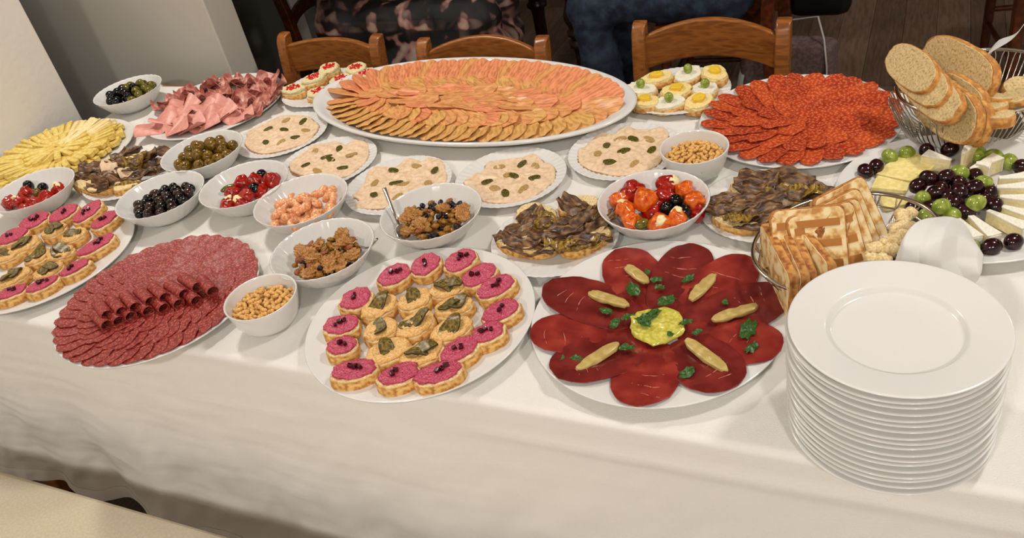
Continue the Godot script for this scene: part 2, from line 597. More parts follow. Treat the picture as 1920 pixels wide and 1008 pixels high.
# ---------------------------------------------------------------- food
const ORD := ["first", "second", "third", "fourth", "fifth", "sixth", "seventh", "eighth", "ninth", "tenth", "eleventh", "twelfth", "thirteenth", "fourteenth", "fifteenth", "sixteenth", "seventeenth", "eighteenth"]

func nth(i: int) -> String:      # 0 -> first, 20 -> twenty-first
	if i < 18: return ORD[i]
	var k := i + 1
	if k == 19: return "nineteenth"
	var tens := ["twent", "thirt", "fort", "fift", "sixt"]
	var s: String = tens[k / 10 - 2]
	return s + "ieth" if k % 10 == 0 else s + "y-" + ORD[k % 10 - 1]

func food_materials() -> void:
	nmat("crumb", [Color(0.80, 0.66, 0.42), Color(0.93, 0.84, 0.63), Color(0.95, 0.88, 0.70)], [0.25, 0.5, 0.8], 0.06, 14.0, 0.85, 0.12)
	nmat("crust", [Color(0.66, 0.41, 0.17), Color(0.87, 0.66, 0.35), Color(0.93, 0.77, 0.48)], [0.2, 0.5, 0.8], 0.03, 10.0, 0.7, 0.08)
	nmat("pale_crumb", [Color(0.82, 0.76, 0.56), Color(0.93, 0.88, 0.70)], [0.3, 0.7], 0.06, 14.0, 0.85, 0.12)
	nmat("wheat_crumb", [Color(0.70, 0.57, 0.36), Color(0.83, 0.73, 0.52), Color(0.86, 0.77, 0.57)], [0.18, 0.4, 0.8], 0.05, 12.0, 0.9, 0.10)
	nmat("wheat_crust", [Color(0.66, 0.42, 0.18), Color(0.86, 0.64, 0.34)], [0.3, 0.7], 0.03, 8.0, 0.75, 0.08)
	nmat("toast_crust", [Color(0.55, 0.31, 0.12), Color(0.76, 0.52, 0.25), Color(0.84, 0.63, 0.35)], [0.2, 0.5, 0.8], 0.025, 8.0, 0.75, 0.08)
	mat("grill_brown", Color(0.70, 0.46, 0.22), 0.85)
	nmat("toast_face", [Color(0.76, 0.53, 0.27), Color(0.90, 0.77, 0.53), Color(0.95, 0.87, 0.68)], [0.15, 0.42, 0.65], 0.02, 8.0, 0.8, 0.08)
	nmat("beet_spread", [Color(0.56, 0.11, 0.22), Color(0.77, 0.27, 0.38), Color(0.84, 0.41, 0.49)], [0.2, 0.55, 0.85], 0.08, 14.0, 0.5, 0.1)
	nmat("beet_cube", [Color(0.16, 0.015, 0.05), Color(0.36, 0.05, 0.11)], [0.3, 0.7], 0.05, 30.0, 0.25)
	nmat("pepper_spread", [Color(0.80, 0.58, 0.30), Color(0.91, 0.72, 0.43), Color(0.94, 0.79, 0.53)], [0.2, 0.5, 0.8], 0.06, 14.0, 0.5, 0.12)
	nmat("pickle", [Color(0.26, 0.21, 0.07), Color(0.44, 0.37, 0.15), Color(0.58, 0.50, 0.25)], [0.2, 0.5, 0.8], 0.03, 20.0, 0.36)
	nmat("pickle_skin", [Color(0.12, 0.11, 0.03), Color(0.25, 0.22, 0.07)], [0.3, 0.7], 0.05, 20.0, 0.4)
	nmat("tuna_sauce", [Color(0.86, 0.72, 0.57), Color(0.92, 0.80, 0.66), Color(0.94, 0.84, 0.71)], [0.15, 0.45, 0.8], 0.03, 9.0, 0.45, 0.10)
	nmat("veal", [Color(0.56, 0.38, 0.28), Color(0.72, 0.54, 0.42)], [0.3, 0.7], 0.04, 12.0, 0.6, 0.1)
	nmat("gherkin", [Color(0.20, 0.19, 0.05), Color(0.36, 0.33, 0.11), Color(0.46, 0.42, 0.17)], [0.2, 0.5, 0.8], 0.04, 24.0, 0.25)
	nmat("gherkin_pale", [Color(0.62, 0.50, 0.28), Color(0.80, 0.66, 0.42)], [0.3, 0.7], 0.04, 24.0, 0.4)
	for k in 3:
		nmat("salami_%d" % k, [Color(0.86, 0.60, 0.53), Color(0.74, 0.39, 0.34), Color(0.59, 0.18, 0.15), Color(0.49, 0.12, 0.10)], [0.0, 0.13, 0.27, 0.8], 0.075, [8.5, 8.0, 9.2][k], 0.45, 0.04, true, 1, k + 3)
	for k in 3:
		var c: Color = [Color(0.72, 0.245, 0.125), Color(0.67, 0.215, 0.115), Color(0.76, 0.285, 0.135)][k]
		nmat("chorizo_%d" % k, [Color(0.92, 0.55, 0.26), c.lightened(0.12), c, c.darkened(0.18)], [0.05, 0.25, 0.42, 0.9], 0.07, [8.0, 8.5, 7.4][k], 0.35, 0.05, true, 1, k + 13)
	for k in 3:
		var c: Color = [Color(0.93, 0.58, 0.39), Color(0.91, 0.63, 0.38), Color(0.90, 0.68, 0.38)][k]
		var sm := nmat("salmon_%d" % k, [c.darkened(0.16), c, c.lightened(0.13)], [0.25, 0.5, 0.8], 0.02, 8.0, 0.38, 0.04, false, 3, k + 21)
		sm.uv1_scale = Vector3(5, 8, 22)
	nmat("salmon_edge", [Color(0.66, 0.40, 0.26), Color(0.82, 0.50, 0.30)], [0.3, 0.7], 0.03, 9.0, 0.45)
	nmat("beef_0", [Color(0.46, 0.13, 0.115), Color(0.53, 0.165, 0.14), Color(0.62, 0.235, 0.19)], [0.15, 0.5, 0.9], 0.012, 5.0, 0.22, 0.05)
	nmat("beef_1", [Color(0.38, 0.11, 0.105), Color(0.45, 0.14, 0.125), Color(0.54, 0.19, 0.165)], [0.15, 0.5, 0.9], 0.012, 5.0, 0.22, 0.05, false, 3, 8)
	mat("fat", Color(0.85, 0.60, 0.50), 0.35)
	nmat("ham", [Color(0.60, 0.29, 0.25), Color(0.75, 0.44, 0.38), Color(0.88, 0.70, 0.62)], [0.25, 0.55, 0.75], 0.03, 7.0, 0.4, 0.03)
	nmat("mortadella", [Color(0.83, 0.55, 0.50), Color(0.89, 0.63, 0.57)], [0.3, 0.7], 0.03, 8.0, 0.45, 0.03)
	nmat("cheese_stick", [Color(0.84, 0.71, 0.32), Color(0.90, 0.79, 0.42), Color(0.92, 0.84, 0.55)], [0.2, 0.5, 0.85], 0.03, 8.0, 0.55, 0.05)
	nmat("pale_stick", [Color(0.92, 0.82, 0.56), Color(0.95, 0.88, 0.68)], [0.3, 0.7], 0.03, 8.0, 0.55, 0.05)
	nmat("yellow_cheese", [Color(0.92, 0.84, 0.52), Color(0.96, 0.90, 0.63)], [0.3, 0.7], 0.04, 8.0, 0.5, 0.04)
	nmat("brie_paste", [Color(0.93, 0.86, 0.62), Color(0.96, 0.91, 0.74)], [0.3, 0.7], 0.04, 12.0, 0.45, 0.04)
	nmat("rind", [Color(0.90, 0.88, 0.80), Color(0.95, 0.94, 0.89)], [0.3, 0.7], 0.06, 12.0, 0.9, 0.08)
	nmat("white_cream", [Color(0.90, 0.88, 0.78), Color(0.95, 0.93, 0.85)], [0.3, 0.7], 0.06, 12.0, 0.6, 0.08)
	nmat("yellow_cream", [Color(0.93, 0.82, 0.52), Color(0.96, 0.88, 0.64)], [0.3, 0.7], 0.06, 12.0, 0.6, 0.08)
	mat("pineapple", Color(0.93, 0.77, 0.22), 0.35)
	nmat("red_pepper", [Color(0.46, 0.04, 0.025), Color(0.67, 0.11, 0.07), Color(0.76, 0.21, 0.12)], [0.2, 0.5, 0.85], 0.03, 14.0, 0.2)
	nmat("orange_pepper", [Color(0.76, 0.25, 0.05), Color(0.88, 0.40, 0.10), Color(0.92, 0.53, 0.19)], [0.2, 0.5, 0.85], 0.03, 14.0, 0.22)
	mat("roe", Color(0.80, 0.10, 0.06), 0.22)
	nmat("cream", [Color(0.93, 0.84, 0.58), Color(0.97, 0.92, 0.76)], [0.3, 0.7], 0.05, 20.0, 0.5)
	mat("black_olive", Color(0.035, 0.03, 0.035), 0.13)
	nmat("brown_olive", [Color(0.11, 0.065, 0.055), Color(0.27, 0.155, 0.115)], [0.3, 0.7], 0.03, 16.0, 0.15)
	nmat("green_olive", [Color(0.30, 0.27, 0.06), Color(0.47, 0.43, 0.13)], [0.3, 0.7], 0.03, 16.0, 0.16)
	nmat("spiced_olive", [Color(0.36, 0.17, 0.05), Color(0.47, 0.37, 0.10), Color(0.50, 0.42, 0.14)], [0.25, 0.5, 0.8], 0.035, 18.0, 0.16)
	mat("olive_inside", Color(0.10, 0.085, 0.02), 0.6)
	nmat("peanut", [Color(0.80, 0.57, 0.28), Color(0.91, 0.71, 0.40), Color(0.93, 0.77, 0.48)], [0.2, 0.5, 0.85], 0.04, 20.0, 0.5)
	nmat("walnut", [Color(0.45, 0.27, 0.11), Color(0.72, 0.49, 0.23), Color(0.86, 0.66, 0.36)], [0.2, 0.5, 0.8], 0.06, 22.0, 0.5, 0.05)
	nmat("almond", [Color(0.46, 0.22, 0.09), Color(0.66, 0.36, 0.17)], [0.3, 0.7], 0.05, 20.0, 0.5)
	nmat("dark_raisin", [Color(0.04, 0.02, 0.02), Color(0.13, 0.055, 0.05)], [0.3, 0.7], 0.08, 30.0, 0.35, 0.06)
	nmat("golden_raisin", [Color(0.48, 0.30, 0.05), Color(0.70, 0.48, 0.13)], [0.3, 0.7], 0.08, 30.0, 0.35, 0.06)
	nmat("shrimp", [Color(0.90, 0.49, 0.28), Color(0.93, 0.66, 0.45), Color(0.95, 0.83, 0.66)], [0.25, 0.5, 0.75], 0.04, 16.0, 0.3)
	nmat("aubergine", [Color(0.19, 0.105, 0.06), Color(0.39, 0.25, 0.145), Color(0.58, 0.44, 0.26), Color(0.68, 0.55, 0.36)], [0.22, 0.48, 0.72, 0.95], 0.02, 9.0, 0.42, 0.08)
	(M.aubergine as StandardMaterial3D).uv1_scale = Vector3(6, 16, 30)
	nmat("courgette", [Color(0.27, 0.18, 0.05), Color(0.58, 0.45, 0.16), Color(0.74, 0.61, 0.30)], [0.2, 0.5, 0.8], 0.04, 12.0, 0.22, 0.08)
	nmat("dark_grape", [Color(0.09, 0.02, 0.035), Color(0.22, 0.05, 0.08)], [0.3, 0.7], 0.02, 14.0, 0.16)
	nmat("green_grape", [Color(0.47, 0.54, 0.18), Color(0.64, 0.69, 0.32)], [0.3, 0.7], 0.02, 14.0, 0.16)
	nmat("lemon_flesh", [Color(0.72, 0.62, 0.36), Color(0.79, 0.70, 0.44)], [0.3, 0.7], 0.02, 10.0, 0.22)
	nmat("lemon_butter", [Color(0.74, 0.70, 0.25), Color(0.86, 0.82, 0.42)], [0.3, 0.7], 0.03, 14.0, 0.2)
	nmat("herb", [Color(0.11, 0.24, 0.05), Color(0.27, 0.45, 0.14)], [0.3, 0.7], 0.05, 30.0, 0.4)

func set_xf(l: Array, h: float, flip := 0.0) -> Transform3D:
	return tf(Vector3(l[0], T + h, l[1]), l[2] + flip)

func on_plate(l: Array, h: float) -> Transform3D:      # lying on one of the two canape platters, tilted where the rim begins
	var p := Vector2(l[0], l[1])
	var d := p - Vector2(-0.724, -0.906)
	if d.length() > 0.3: d = p - Vector2(-1.689, -0.937)
	var t := tf(Vector3(l[0], T + h, l[1]), l[2])
	var k := clampf((d.length() - 0.10) / 0.05, 0.0, 1.0)
	var n := Vector3(d.x, 0, d.y).normalized()
	t.basis = Basis(n.cross(Vector3.UP).normalized(), 0.13 * k) * t.basis
	t.origin.y += 0.0062 * k
	return t

func bread(o: Node3D, L: float, W: float, h: float, k: int, crumb := "crumb", crust := "crust", pw := 2.3) -> void:
	var out := oval(L / 2, W / 2, 26, 0.07, k * 3.7, pw)
	var inner := []
	for p: Vector2 in out: inner.append(p * 0.955)
	part(o, "bread", tidy(rough(slab(inner, h, 0.002, 2), 0.0012, 90.0, k)), M[crumb])
	part(o, "crust", tidy(rough(slab(out, h * 0.88, 0.0025, 1, 0.0002), 0.0008, 70.0, k)), M[crust])

func beet_canape(l: Array, k: int, label: String, W := 0.057, y := 0.0085) -> void:
	var o := thing("beetroot_canape", label, "canape", on_plate(l, y), "beetroot canapes")
	var L: float = l[3] * 1.08
	W = minf(W, L * 0.92)
	var h := 0.0205
	bread(o, L, W, h, k)
	part(o, "beetroot_spread", tidy(rough(moved(slab(oval(L * 0.45, W * 0.44, 24, 0.13, k * 1.9), 0.0055, 0.0025, 4), tf(Vector3(0, h - 0.0008, 0))), 0.0022, 160.0, k)), M.beet_spread)
	for j in 2 + k % 2:
		var s := 0.0052 + 0.002 * fposmod(k * 0.37 + j * 0.61, 1.0)
		part(o, "beetroot_cube", tidy(box(s * 1.3, s, s, 0.0008)), M.beet_cube, tf(Vector3(sin(k * 2.1) * L * 0.07 + (j - 0.7) * 0.0075, h + 0.0056 + s * 0.3, cos(k * 1.7 + j * 2.0) * 0.005), k + j * 1.3, 0.2 * j, 0.25))

func pickle_canape(l: Array, k: int, label: String, W := 0.052, y := 0.0085) -> void:
	var o := thing("pickle_canape", label, "canape", on_plate(l, y), "pickle canapes")
	var L: float = l[3]
	W = minf(W, L * 0.95)
	var h := 0.019
	bread(o, L, W, h, k + 40)
	part(o, "orange_spread", tidy(rough(moved(slab(oval(L * 0.475, W * 0.47, 26, 0.10, k * 2.3), 0.008, 0.0035, 4), tf(Vector3(0, h - 0.002, 0))), 0.0032, 110.0, k)), M.pepper_spread)
	for j in 1 + (k % 3 != 1 as int):
		var t := tf(Vector3((j - 0.4) * 0.013 * (1 if k % 3 != 1 else 0), h + 0.0065 + j * 0.003, (j - 0.5) * 0.006 * (k % 2)), k * 1.1 + j * 0.5, 0.22 - 0.3 * j, 0.18)
		pickle_slice(o, "pickle_slice", t, 0.0215, 0.0115, k + j)

func pickle_slice(o: Node3D, called: String, t: Transform3D, a: float, b: float, k: int) -> void:
	var curl := func(p: Vector3): return p + Vector3(0, 0.004 * sin(p.x * 120.0 + k), 0)
	var s := part(o, called, tidy(bent(slab(oval(a, b, 20, 0.14, k * 1.7), 0.0034, 0.001, 3), curl)), M.pickle, t)
	part(s, "skin", tidy(bent(slab(oval(a * 1.04, b * 1.06, 20, 0.14, k * 1.7), 0.0026, 0.0008, 1, 0.0003), curl)), M.pickle_skin)

func beet_platters() -> void:
	var ring: Array = [[-0.7731, -1.0306, 1.3611, 0.062], [-0.7101, -1.0515, 1.0677, 0.0634], [-0.6584, -1.0186, 0.991, 0.068], [-0.6116, -0.9917, 0.8717, 0.0707], [-0.5767, -0.9304, 0.7251, 0.0655], [-0.5763, -0.8768, 0.8303, 0.0571], [-0.6072, -0.8299, 1.1369, 0.0671], [-0.6167, -0.7739, 0.6495, 0.0768], [-0.6792, -0.757, 0.7893, 0.0671], [-0.7595, -0.7507, 0.607, 0.0727], [-0.8137, -0.7998, 0.6448, 0.0515], [-0.845, -0.8484, 0.5514, 0.0604], [-0.8572, -0.9173, 1.3122, 0.0615], [-0.8197, -0.9928, 1.1002, 0.0642]]
	for i in ring.size():
		beet_canape(ring[i], i, "beetroot canape on the middle front platter, %s clockwise round the ring from its back" % ORD[i])
	var mid: Array = [[-0.8045, -0.9102, 1.1583, 0.0709], [-0.7482, -0.9384, 1.0304, 0.0664], [-0.704, -0.9786, 0.6811, 0.0664], [-0.6696, -0.9337, 0.7723, 0.0707], [-0.7708, -0.8559, 0.9419, 0.0619], [-0.7151, -0.8796, 1.3029, 0.0757], [-0.6478, -0.879, 0.9069, 0.0754], [-0.7302, -0.8093, 0.8389, 0.0797], [-0.6702, -0.8152, 0.9265, 0.0763]]
	var where := ["at the back left", "at the back centre", "at the back right", "second from the back right", "at the middle left", "in the very centre", "at the middle right", "at the front left", "at the front right"]
	for i in mid.size():
		pickle_canape(mid[i], i, "canape with orange spread and pickle %s of the middle platter" % where[i], 0.055)
	var ring2: Array = [[-1.8253, -0.9778, 1.2682, 0.0683], [-1.8226, -1.0386, 1.0986, 0.0704], [-1.7639, -1.0755, 1.2602, 0.072], [-1.698, -1.0903, 1.4885, 0.0797], [-1.6179, -1.0662, 1.2276, 0.0666], [-1.5572, -0.979, 1.0932, 0.0848], [-1.5376, -0.8976, 1.1302, 0.0648], [-1.5683, -0.8368, 1.1755, 0.0668], [-1.6233, -0.8015, 0.9842, 0.0628]]
	for i in ring2.size():
		beet_canape(ring2[i], i + 20, "beetroot canape on the left-edge platter, %s clockwise from its left" % ORD[i])
	var mid2: Array = [[-1.7671, -0.9553, 1.4491, 0.0744], [-1.7381, -1.0176, 1.4041, 0.0586], [-1.6645, -1.0088, 1.3088, 0.0592], [-1.6869, -0.9253, 1.3524, 0.0613], [-1.6378, -0.9441, 1.3383, 0.0616], [-1.776, -0.9179, 1.1343, 0.0559], [-1.6814, -0.8532, 1.2482, 0.073], [-1.611, -0.8861, 1.1465, 0.0649]]
	where = ["at the middle left", "at the back", "at the back right", "in the centre", "at the middle right", "at the picture's edge", "at the front left", "at the front right"]
	for i in mid2.size():
		pickle_canape(mid2[i], i + 20, "canape with orange spread and pickle %s of the left-edge platter" % where[i], 0.055)

func veal(o2: Array, greens: Array, pales: Array, k: int, label: String) -> void:
	var o3 := smooth(o2, 3)
	var c := Vector2.ZERO
	for p: Vector2 in o3: c += p
	c /= o3.size()
	var loc := []
	var big := []
	nz.frequency = 1.0
	for p: Vector2 in o3:
		var q := p - c
		loc.append(q)
		big.append(q * (1.03 + 0.03 * nz.get_noise_2d(q.x * 60.0, q.y * 60.0 + k)))
	var o := thing("veal_in_tuna_sauce", label, "veal", tf(Vector3(c.x, T + 0.0098, c.y)), "plates of veal in tuna sauce")
	part(o, "veal_slice", tidy(rough(slab(big, 0.0055, 0.0018, 1), 0.0015, 60.0, k)), M.veal)
	part(o, "tuna_sauce", tidy(bent(slab(loc, 0.0055, 0.0025, 8, 0.004), func(p: Vector3):
		var q := p * 45.0
		return p + Vector3(0, (0.0042 * nz.get_noise_3d(q.x, 0, q.z + k * 9.0) + 0.0018 * nz.get_noise_3d(q.x * 3.0, 5, q.z * 3.0)) * smoothstep(0.004, 0.008, p.y), 0))), M.tuna_sauce)
	for g in [greens, pales]:
		for j in g.size():
			var p: Vector2 = g[j] - c
			var pale: bool = g == pales
			part(o, "pale_gherkin_slice" if pale else "gherkin_slice", tidy(slab(oval(0.0130 + 0.0015 * (j % 3), 0.0082, 16, 0.1, j + k), 0.003, 0.001, 1)), M.gherkin_pale if pale else M.gherkin, tf(Vector3(p.x, 0.0092 - (0.0008 if pale else 0.0), p.y), j * 1.9 + k, 0.12 * sin(j * 2.0), 0.1 * cos(j)))

func veal_plates() -> void:
	veal([Vector2(-1.5539, -1.5071), Vector2(-1.5266, -1.5492), Vector2(-1.5217, -1.577), Vector2(-1.4908, -1.5923), Vector2(-1.4268, -1.595), Vector2(-1.3855, -1.5696), Vector2(-1.3532, -1.5445), Vector2(-1.3393, -1.4999), Vector2(-1.3405, -1.4559), Vector2(-1.3895, -1.4155), Vector2(-1.4276, -1.4036), Vector2(-1.4701, -1.4127), Vector2(-1.5162, -1.444), Vector2(-1.5338, -1.4752)], [Vector2(-1.4938, -1.5168), Vector2(-1.4425, -1.5163), Vector2(-1.4132, -1.5612), Vector2(-1.3821, -1.481), Vector2(-1.4537, -1.451)], [Vector2(-1.4709, -1.5653), Vector2(-1.3751, -1.5168), Vector2(-1.4083, -1.4541)], 1, "veal in pale tuna sauce with gherkins on the plate nearest the ham platter")
	veal([Vector2(-1.3232, -1.373), Vector2(-1.3096, -1.4214), Vector2(-1.3143, -1.4453), Vector2(-1.279, -1.4661), Vector2(-1.2487, -1.4712), Vector2(-1.2148, -1.4583), Vector2(-1.2098, -1.4738), Vector2(-1.1783, -1.4819), Vector2(-1.1492, -1.4509), Vector2(-1.1246, -1.4063), Vector2(-1.1236, -1.367), Vector2(-1.1358, -1.3196), Vector2(-1.2063, -1.3211), Vector2(-1.2808, -1.3253)], [Vector2(-1.2223, -1.4363), Vector2(-1.2337, -1.3972), Vector2(-1.2156, -1.3871), Vector2(-1.2671, -1.3571), Vector2(-1.1623, -1.3548)], [Vector2(-1.2817, -1.42), Vector2(-1.1739, -1.4134), Vector2(-1.2205, -1.3358)], 2, "veal in pale tuna sauce with gherkins on the plate partly hidden by the shrimp bowl")
	veal([Vector2(-1.0735, -1.253), Vector2(-1.0698, -1.3011), Vector2(-1.0869, -1.3365), Vector2(-1.0859, -1.3683), Vector2(-1.0559, -1.3708), Vector2(-1.03, -1.3731), Vector2(-1.0246, -1.4056), Vector2(-1.0003, -1.4108), Vector2(-0.977, -1.403), Vector2(-0.9651, -1.4168), Vector2(-0.9264, -1.4072), Vector2(-0.9043, -1.3716), Vector2(-0.8856, -1.343), Vector2(-0.8836, -1.3137), Vector2(-0.9279, -1.2744), Vector2(-0.9659, -1.225), Vector2(-0.9837, -1.2118), Vector2(-1.0419, -1.2106), Vector2(-1.0475, -1.2384)], [Vector2(-1.0266, -1.3556), Vector2(-0.9267, -1.3645), Vector2(-0.9933, -1.3067), Vector2(-1.0206, -1.2573)], [Vector2(-0.9799, -1.3785), Vector2(-1.0448, -1.3022), Vector2(-0.9735, -1.3045), Vector2(-0.9177, -1.3147), Vector2(-0.9627, -1.2561)], 3, "veal in pale tuna sauce with gherkins on the plate behind the spooned nut bowl")
	veal([Vector2(-0.8397, -1.3326), Vector2(-0.8337, -1.3538), Vector2(-0.8154, -1.3795), Vector2(-0.8204, -1.4065), Vector2(-0.8085, -1.4199), Vector2(-0.7511, -1.4338), Vector2(-0.7347, -1.4537), Vector2(-0.7149, -1.4428), Vector2(-0.6921, -1.4232), Vector2(-0.6661, -1.4075), Vector2(-0.6529, -1.3851), Vector2(-0.6448, -1.3544), Vector2(-0.6507, -1.3313), Vector2(-0.6612, -1.3), Vector2(-0.6838, -1.276), Vector2(-0.7265, -1.2618), Vector2(-0.7638, -1.2644), Vector2(-0.7897, -1.2919), Vector2(-0.8285, -1.3163)], [Vector2(-0.7859, -1.3317), Vector2(-0.7374, -1.3596), Vector2(-0.7365, -1.4071), Vector2(-0.6887, -1.3569), Vector2(-0.7274, -1.294)], [Vector2(-0.7495, -1.3643), Vector2(-0.7586, -1.3102), Vector2(-0.696, -1.3152), Vector2(-0.7833, -1.3911), Vector2(-0.7034, -1.4009)], 4, "veal in pale tuna sauce with gherkins on the plate in front of the salmon's middle")
	veal([Vector2(-0.6328, -1.4746), Vector2(-0.6243, -1.4962), Vector2(-0.6162, -1.5334), Vector2(-0.6061, -1.5515), Vector2(-0.5758, -1.5489), Vector2(-0.572, -1.5734), Vector2(-0.5546, -1.5832), Vector2(-0.5266, -1.5714), Vector2(-0.4953, -1.5775), Vector2(-0.4792, -1.5828), Vector2(-0.4609, -1.5621), Vector2(-0.4566, -1.5369), Vector2(-0.4515, -1.5), Vector2(-0.4485, -1.4483), Vector2(-0.4625, -1.4162), Vector2(-0.5057, -1.3877), Vector2(-0.548, -1.3895), Vector2(-0.5983, -1.4122), Vector2(-0.619, -1.4345)], [Vector2(-0.577, -1.496), Vector2(-0.5339, -1.4763), Vector2(-0.528, -1.5267), Vector2(-0.4766, -1.4845), Vector2(-0.5501, -1.4307)], [Vector2(-0.5861, -1.4622), Vector2(-0.5561, -1.5249), Vector2(-0.495, -1.5288), Vector2(-0.4969, -1.4293)], 5, "veal in pale tuna sauce with gherkins on the plate tucked behind the peanut bowl")

func shingle(c: Vector3, ax: float, az: float, turn: float, n: int, make: Callable, a0 := 0.0) -> void:   # n places at equal steps round an ellipse
	var pts := []
	var acc := [0.0]
	for i in 361:
		var a := TAU * i / 360.0
		pts.append(Vector2(cos(a) * ax, sin(a) * az))
		if i: acc.append(acc[i - 1] + (pts[i] as Vector2).distance_to(pts[i - 1]))
	var k := 0
	for i in n:
		var s: float = fposmod(float(i) / n + a0, 1.0) * acc[360]
		k = 0
		while acc[k + 1] < s: k += 1
		var p: Vector2 = (pts[k] as Vector2).lerp(pts[k + 1], (s - acc[k]) / (acc[k + 1] - acc[k]))
		var nn := Vector2(p.x / (ax * ax), p.y / (az * az)).normalized().rotated(turn)
		var q := p.rotated(turn)
		make.call(i, Vector3(c.x + q.x, c.y, c.z + q.y), atan2(-nn.y, nn.x), nn)

func slices() -> void:
	# salami: three shingled rings, then a double row of rolled slices on top
	var disc := []
	for k in 4:
		disc.append(tidy(rough(slab(oval(0.031, 0.029, 22, 0.07, k * 4.0), 0.0018, 0.0006, 2), 0.0022, 40.0, k)))
	var cs := Vector3(-1.286, T + 0.0125, -0.866)
	var lay := func(r: float, n: int, dy: float, out: float, lab: String, grp: String, sx := 1.0):
		shingle(cs, r, r, 0.0, n, func(i, p, a, _n):
			single("salami_slice", disc[i % 4], M["salami_%d" % (i % 3)], tf(p + Vector3(0, dy + rng.randf() * 0.001, 0), a + rng.randf_range(-0.2, 0.2), 0.08, out).scaled_local(Vector3(sx, 1, 1)), lab % nth(i), "salami slice", grp), 0.01)
	lay.call(0.165, 38, 0.0075, 0.10, "thin marbled salami slice, outer ring of its platter, %s clockwise from the right", "salami slices, outer ring", 1.08)
	lay.call(0.122, 38, 0.0075, 0.03, "thin marbled salami slice, second ring of its platter, %s clockwise from the right", "salami slices, second ring")
	lay.call(0.078, 26, 0.0085, 0.02, "thin marbled salami slice, third ring of its platter, %s clockwise from the right", "salami slices, third ring")
	lay.call(0.032, 10, 0.0090, 0.0, "thin marbled salami slice, innermost ring of its platter, %s clockwise from the right", "salami slices, middle")
	var roll := tidy(tube_wall(0.0104, 0.0013, 0.060))
	var up: Array = [[-1.3487, -0.7914, -0.4687, 0.0857], [-1.3253, -0.8048, -0.4451, 0.0732], [-1.3055, -0.8219, -0.4699, 0.0895], [-1.2861, -0.8408, -0.4233, 0.0927], [-1.2636, -0.8561, -0.4172, 0.0875], [-1.231, -0.87, -0.3361, 0.0857], [-1.2177, -0.8941, -0.3603, 0.0744], [-1.1733, -0.8924, -0.5108, 0.0875]]
	var low: Array = [[-1.3419, -0.774, -0.3871, 0.0687], [-1.325, -0.7896, -0.4277, 0.0702], [-1.3093, -0.8055, -0.4195, 0.0752], [-1.2846, -0.824, -0.3686, 0.0823], [-1.256, -0.8385, -0.4144, 0.0771], [-1.2338, -0.8555, -0.4261, 0.0808], [-1.203, -0.8697, -0.4095, 0.0858]]
	for i in up.size():
		single("salami_roll", roll, M["salami_%d" % (i % 3)], set_xf(up[i], 0.042), "rolled salami slice in the upper row of rolls, %s from the left" % ORD[i], "salami roll", "salami rolls")
	for i in low.size():
		single("salami_roll", roll, M["salami_%d" % ((i + 1) % 3)], set_xf(low[i], 0.0315), "rolled salami slice in the lower row of rolls, %s from the left" % ORD[i], "salami roll", "salami rolls")
	# paprika sausage: long petals pointing outwards
	var petal := []
	for k in 4:
		petal.append(tidy(rough(slab(oval(0.054, 0.0255, 26, 0.05, k * 5.0, 2.3), 0.0020, 0.0006, 3), 0.0035, 30.0, k)))
	var cc := Vector3(-0.209, T + 0.0125, -1.633)
	var lay2 := func(r: float, n: int, dy: float, out: float, lab: String, grp: String, sx: float):
		shingle(cc, r, r, 0.0, n, func(i, p, a, _n):
			single("paprika_sausage_slice", petal[i % 4], M["chorizo_%d" % (i % 3)], tf(p + Vector3(0, dy + rng.randf() * 0.0015, 0), a + rng.randf_range(-0.10, 0.10), 0.09, out + rng.randf_range(-0.03, 0.03)).scaled_local(Vector3(sx, 1, 1)), lab % nth(i), "sausage slice", grp), 0.02)
	lay2.call(0.137, 27, 0.007, 0.11, "orange-red paprika sausage slice, outer ring of its platter, %s clockwise from the right", "paprika sausage slices, outer ring", 1.1)
	lay2.call(0.085, 18, 0.0085, 0.05, "orange-red paprika sausage slice, inner ring of its platter, %s clockwise from the right", "paprika sausage slices, inner ring", 1.0)
	lay2.call(0.035, 8, 0.0105, 0.02, "orange-red paprika sausage slice, middle ring of its platter, %s clockwise from the right", "paprika sausage slices, middle", 0.9)
	# smoked salmon
	var fish := []
	for k in 5:
		fish.append(tidy(rough(slab(oval(0.060, 0.031, 28, 0.045, k * 6.0, 2.3), 0.0030, 0.001, 4), 0.0042, 26.0, k + 2)))
	var cf := Vector3(-1.0, T + 0.0165, -1.671)
	shingle(cf, 0.355, 0.142, 0.091, 56, func(i, p, a, n: Vector2):
		var back := n.y < 0.25
		single("salmon_slice", fish[i % 5], M["salmon_%d" % ((0 if i % 4 else 1) if back else (2 if n.y > 0.55 else 1))], tf(p + Vector3(0, 0.0125 if back else 0.0075, 0), a + rng.randf_range(-0.12, 0.12) + 0.25, 0.30 if back else 0.2, 0.16 if back else 0.10).scaled_local(Vector3(1.1 if back else 0.85, 1, 1)),
			("pink smoked salmon slice, back of the outer ring, %s clockwise from the right" if back else "yellowish smoked salmon slice, front of the outer ring, %s clockwise from the right") % nth(i), "salmon slice", "salmon slices, back row" if back else "salmon slices, front row"), 0.0)
	shingle(cf, 0.265, 0.082, 0.091, 44, func(i, p, a, n: Vector2):
		single("salmon_slice", fish[(i * 2) % 5], M["salmon_%d" % (1 if i % 3 else 2)] if i % 7 else M.salmon_0, tf(p + Vector3(0, 0.012, 0), a + 1.0 + rng.randf_range(-0.25, 0.25), 0.13, 0.05 + rng.randf_range(-0.06, 0.06)),
			"tan-orange smoked salmon slice, inner ring, %s clockwise from the right" % nth(i), "salmon slice", "salmon slices, inner ring"), 0.01)
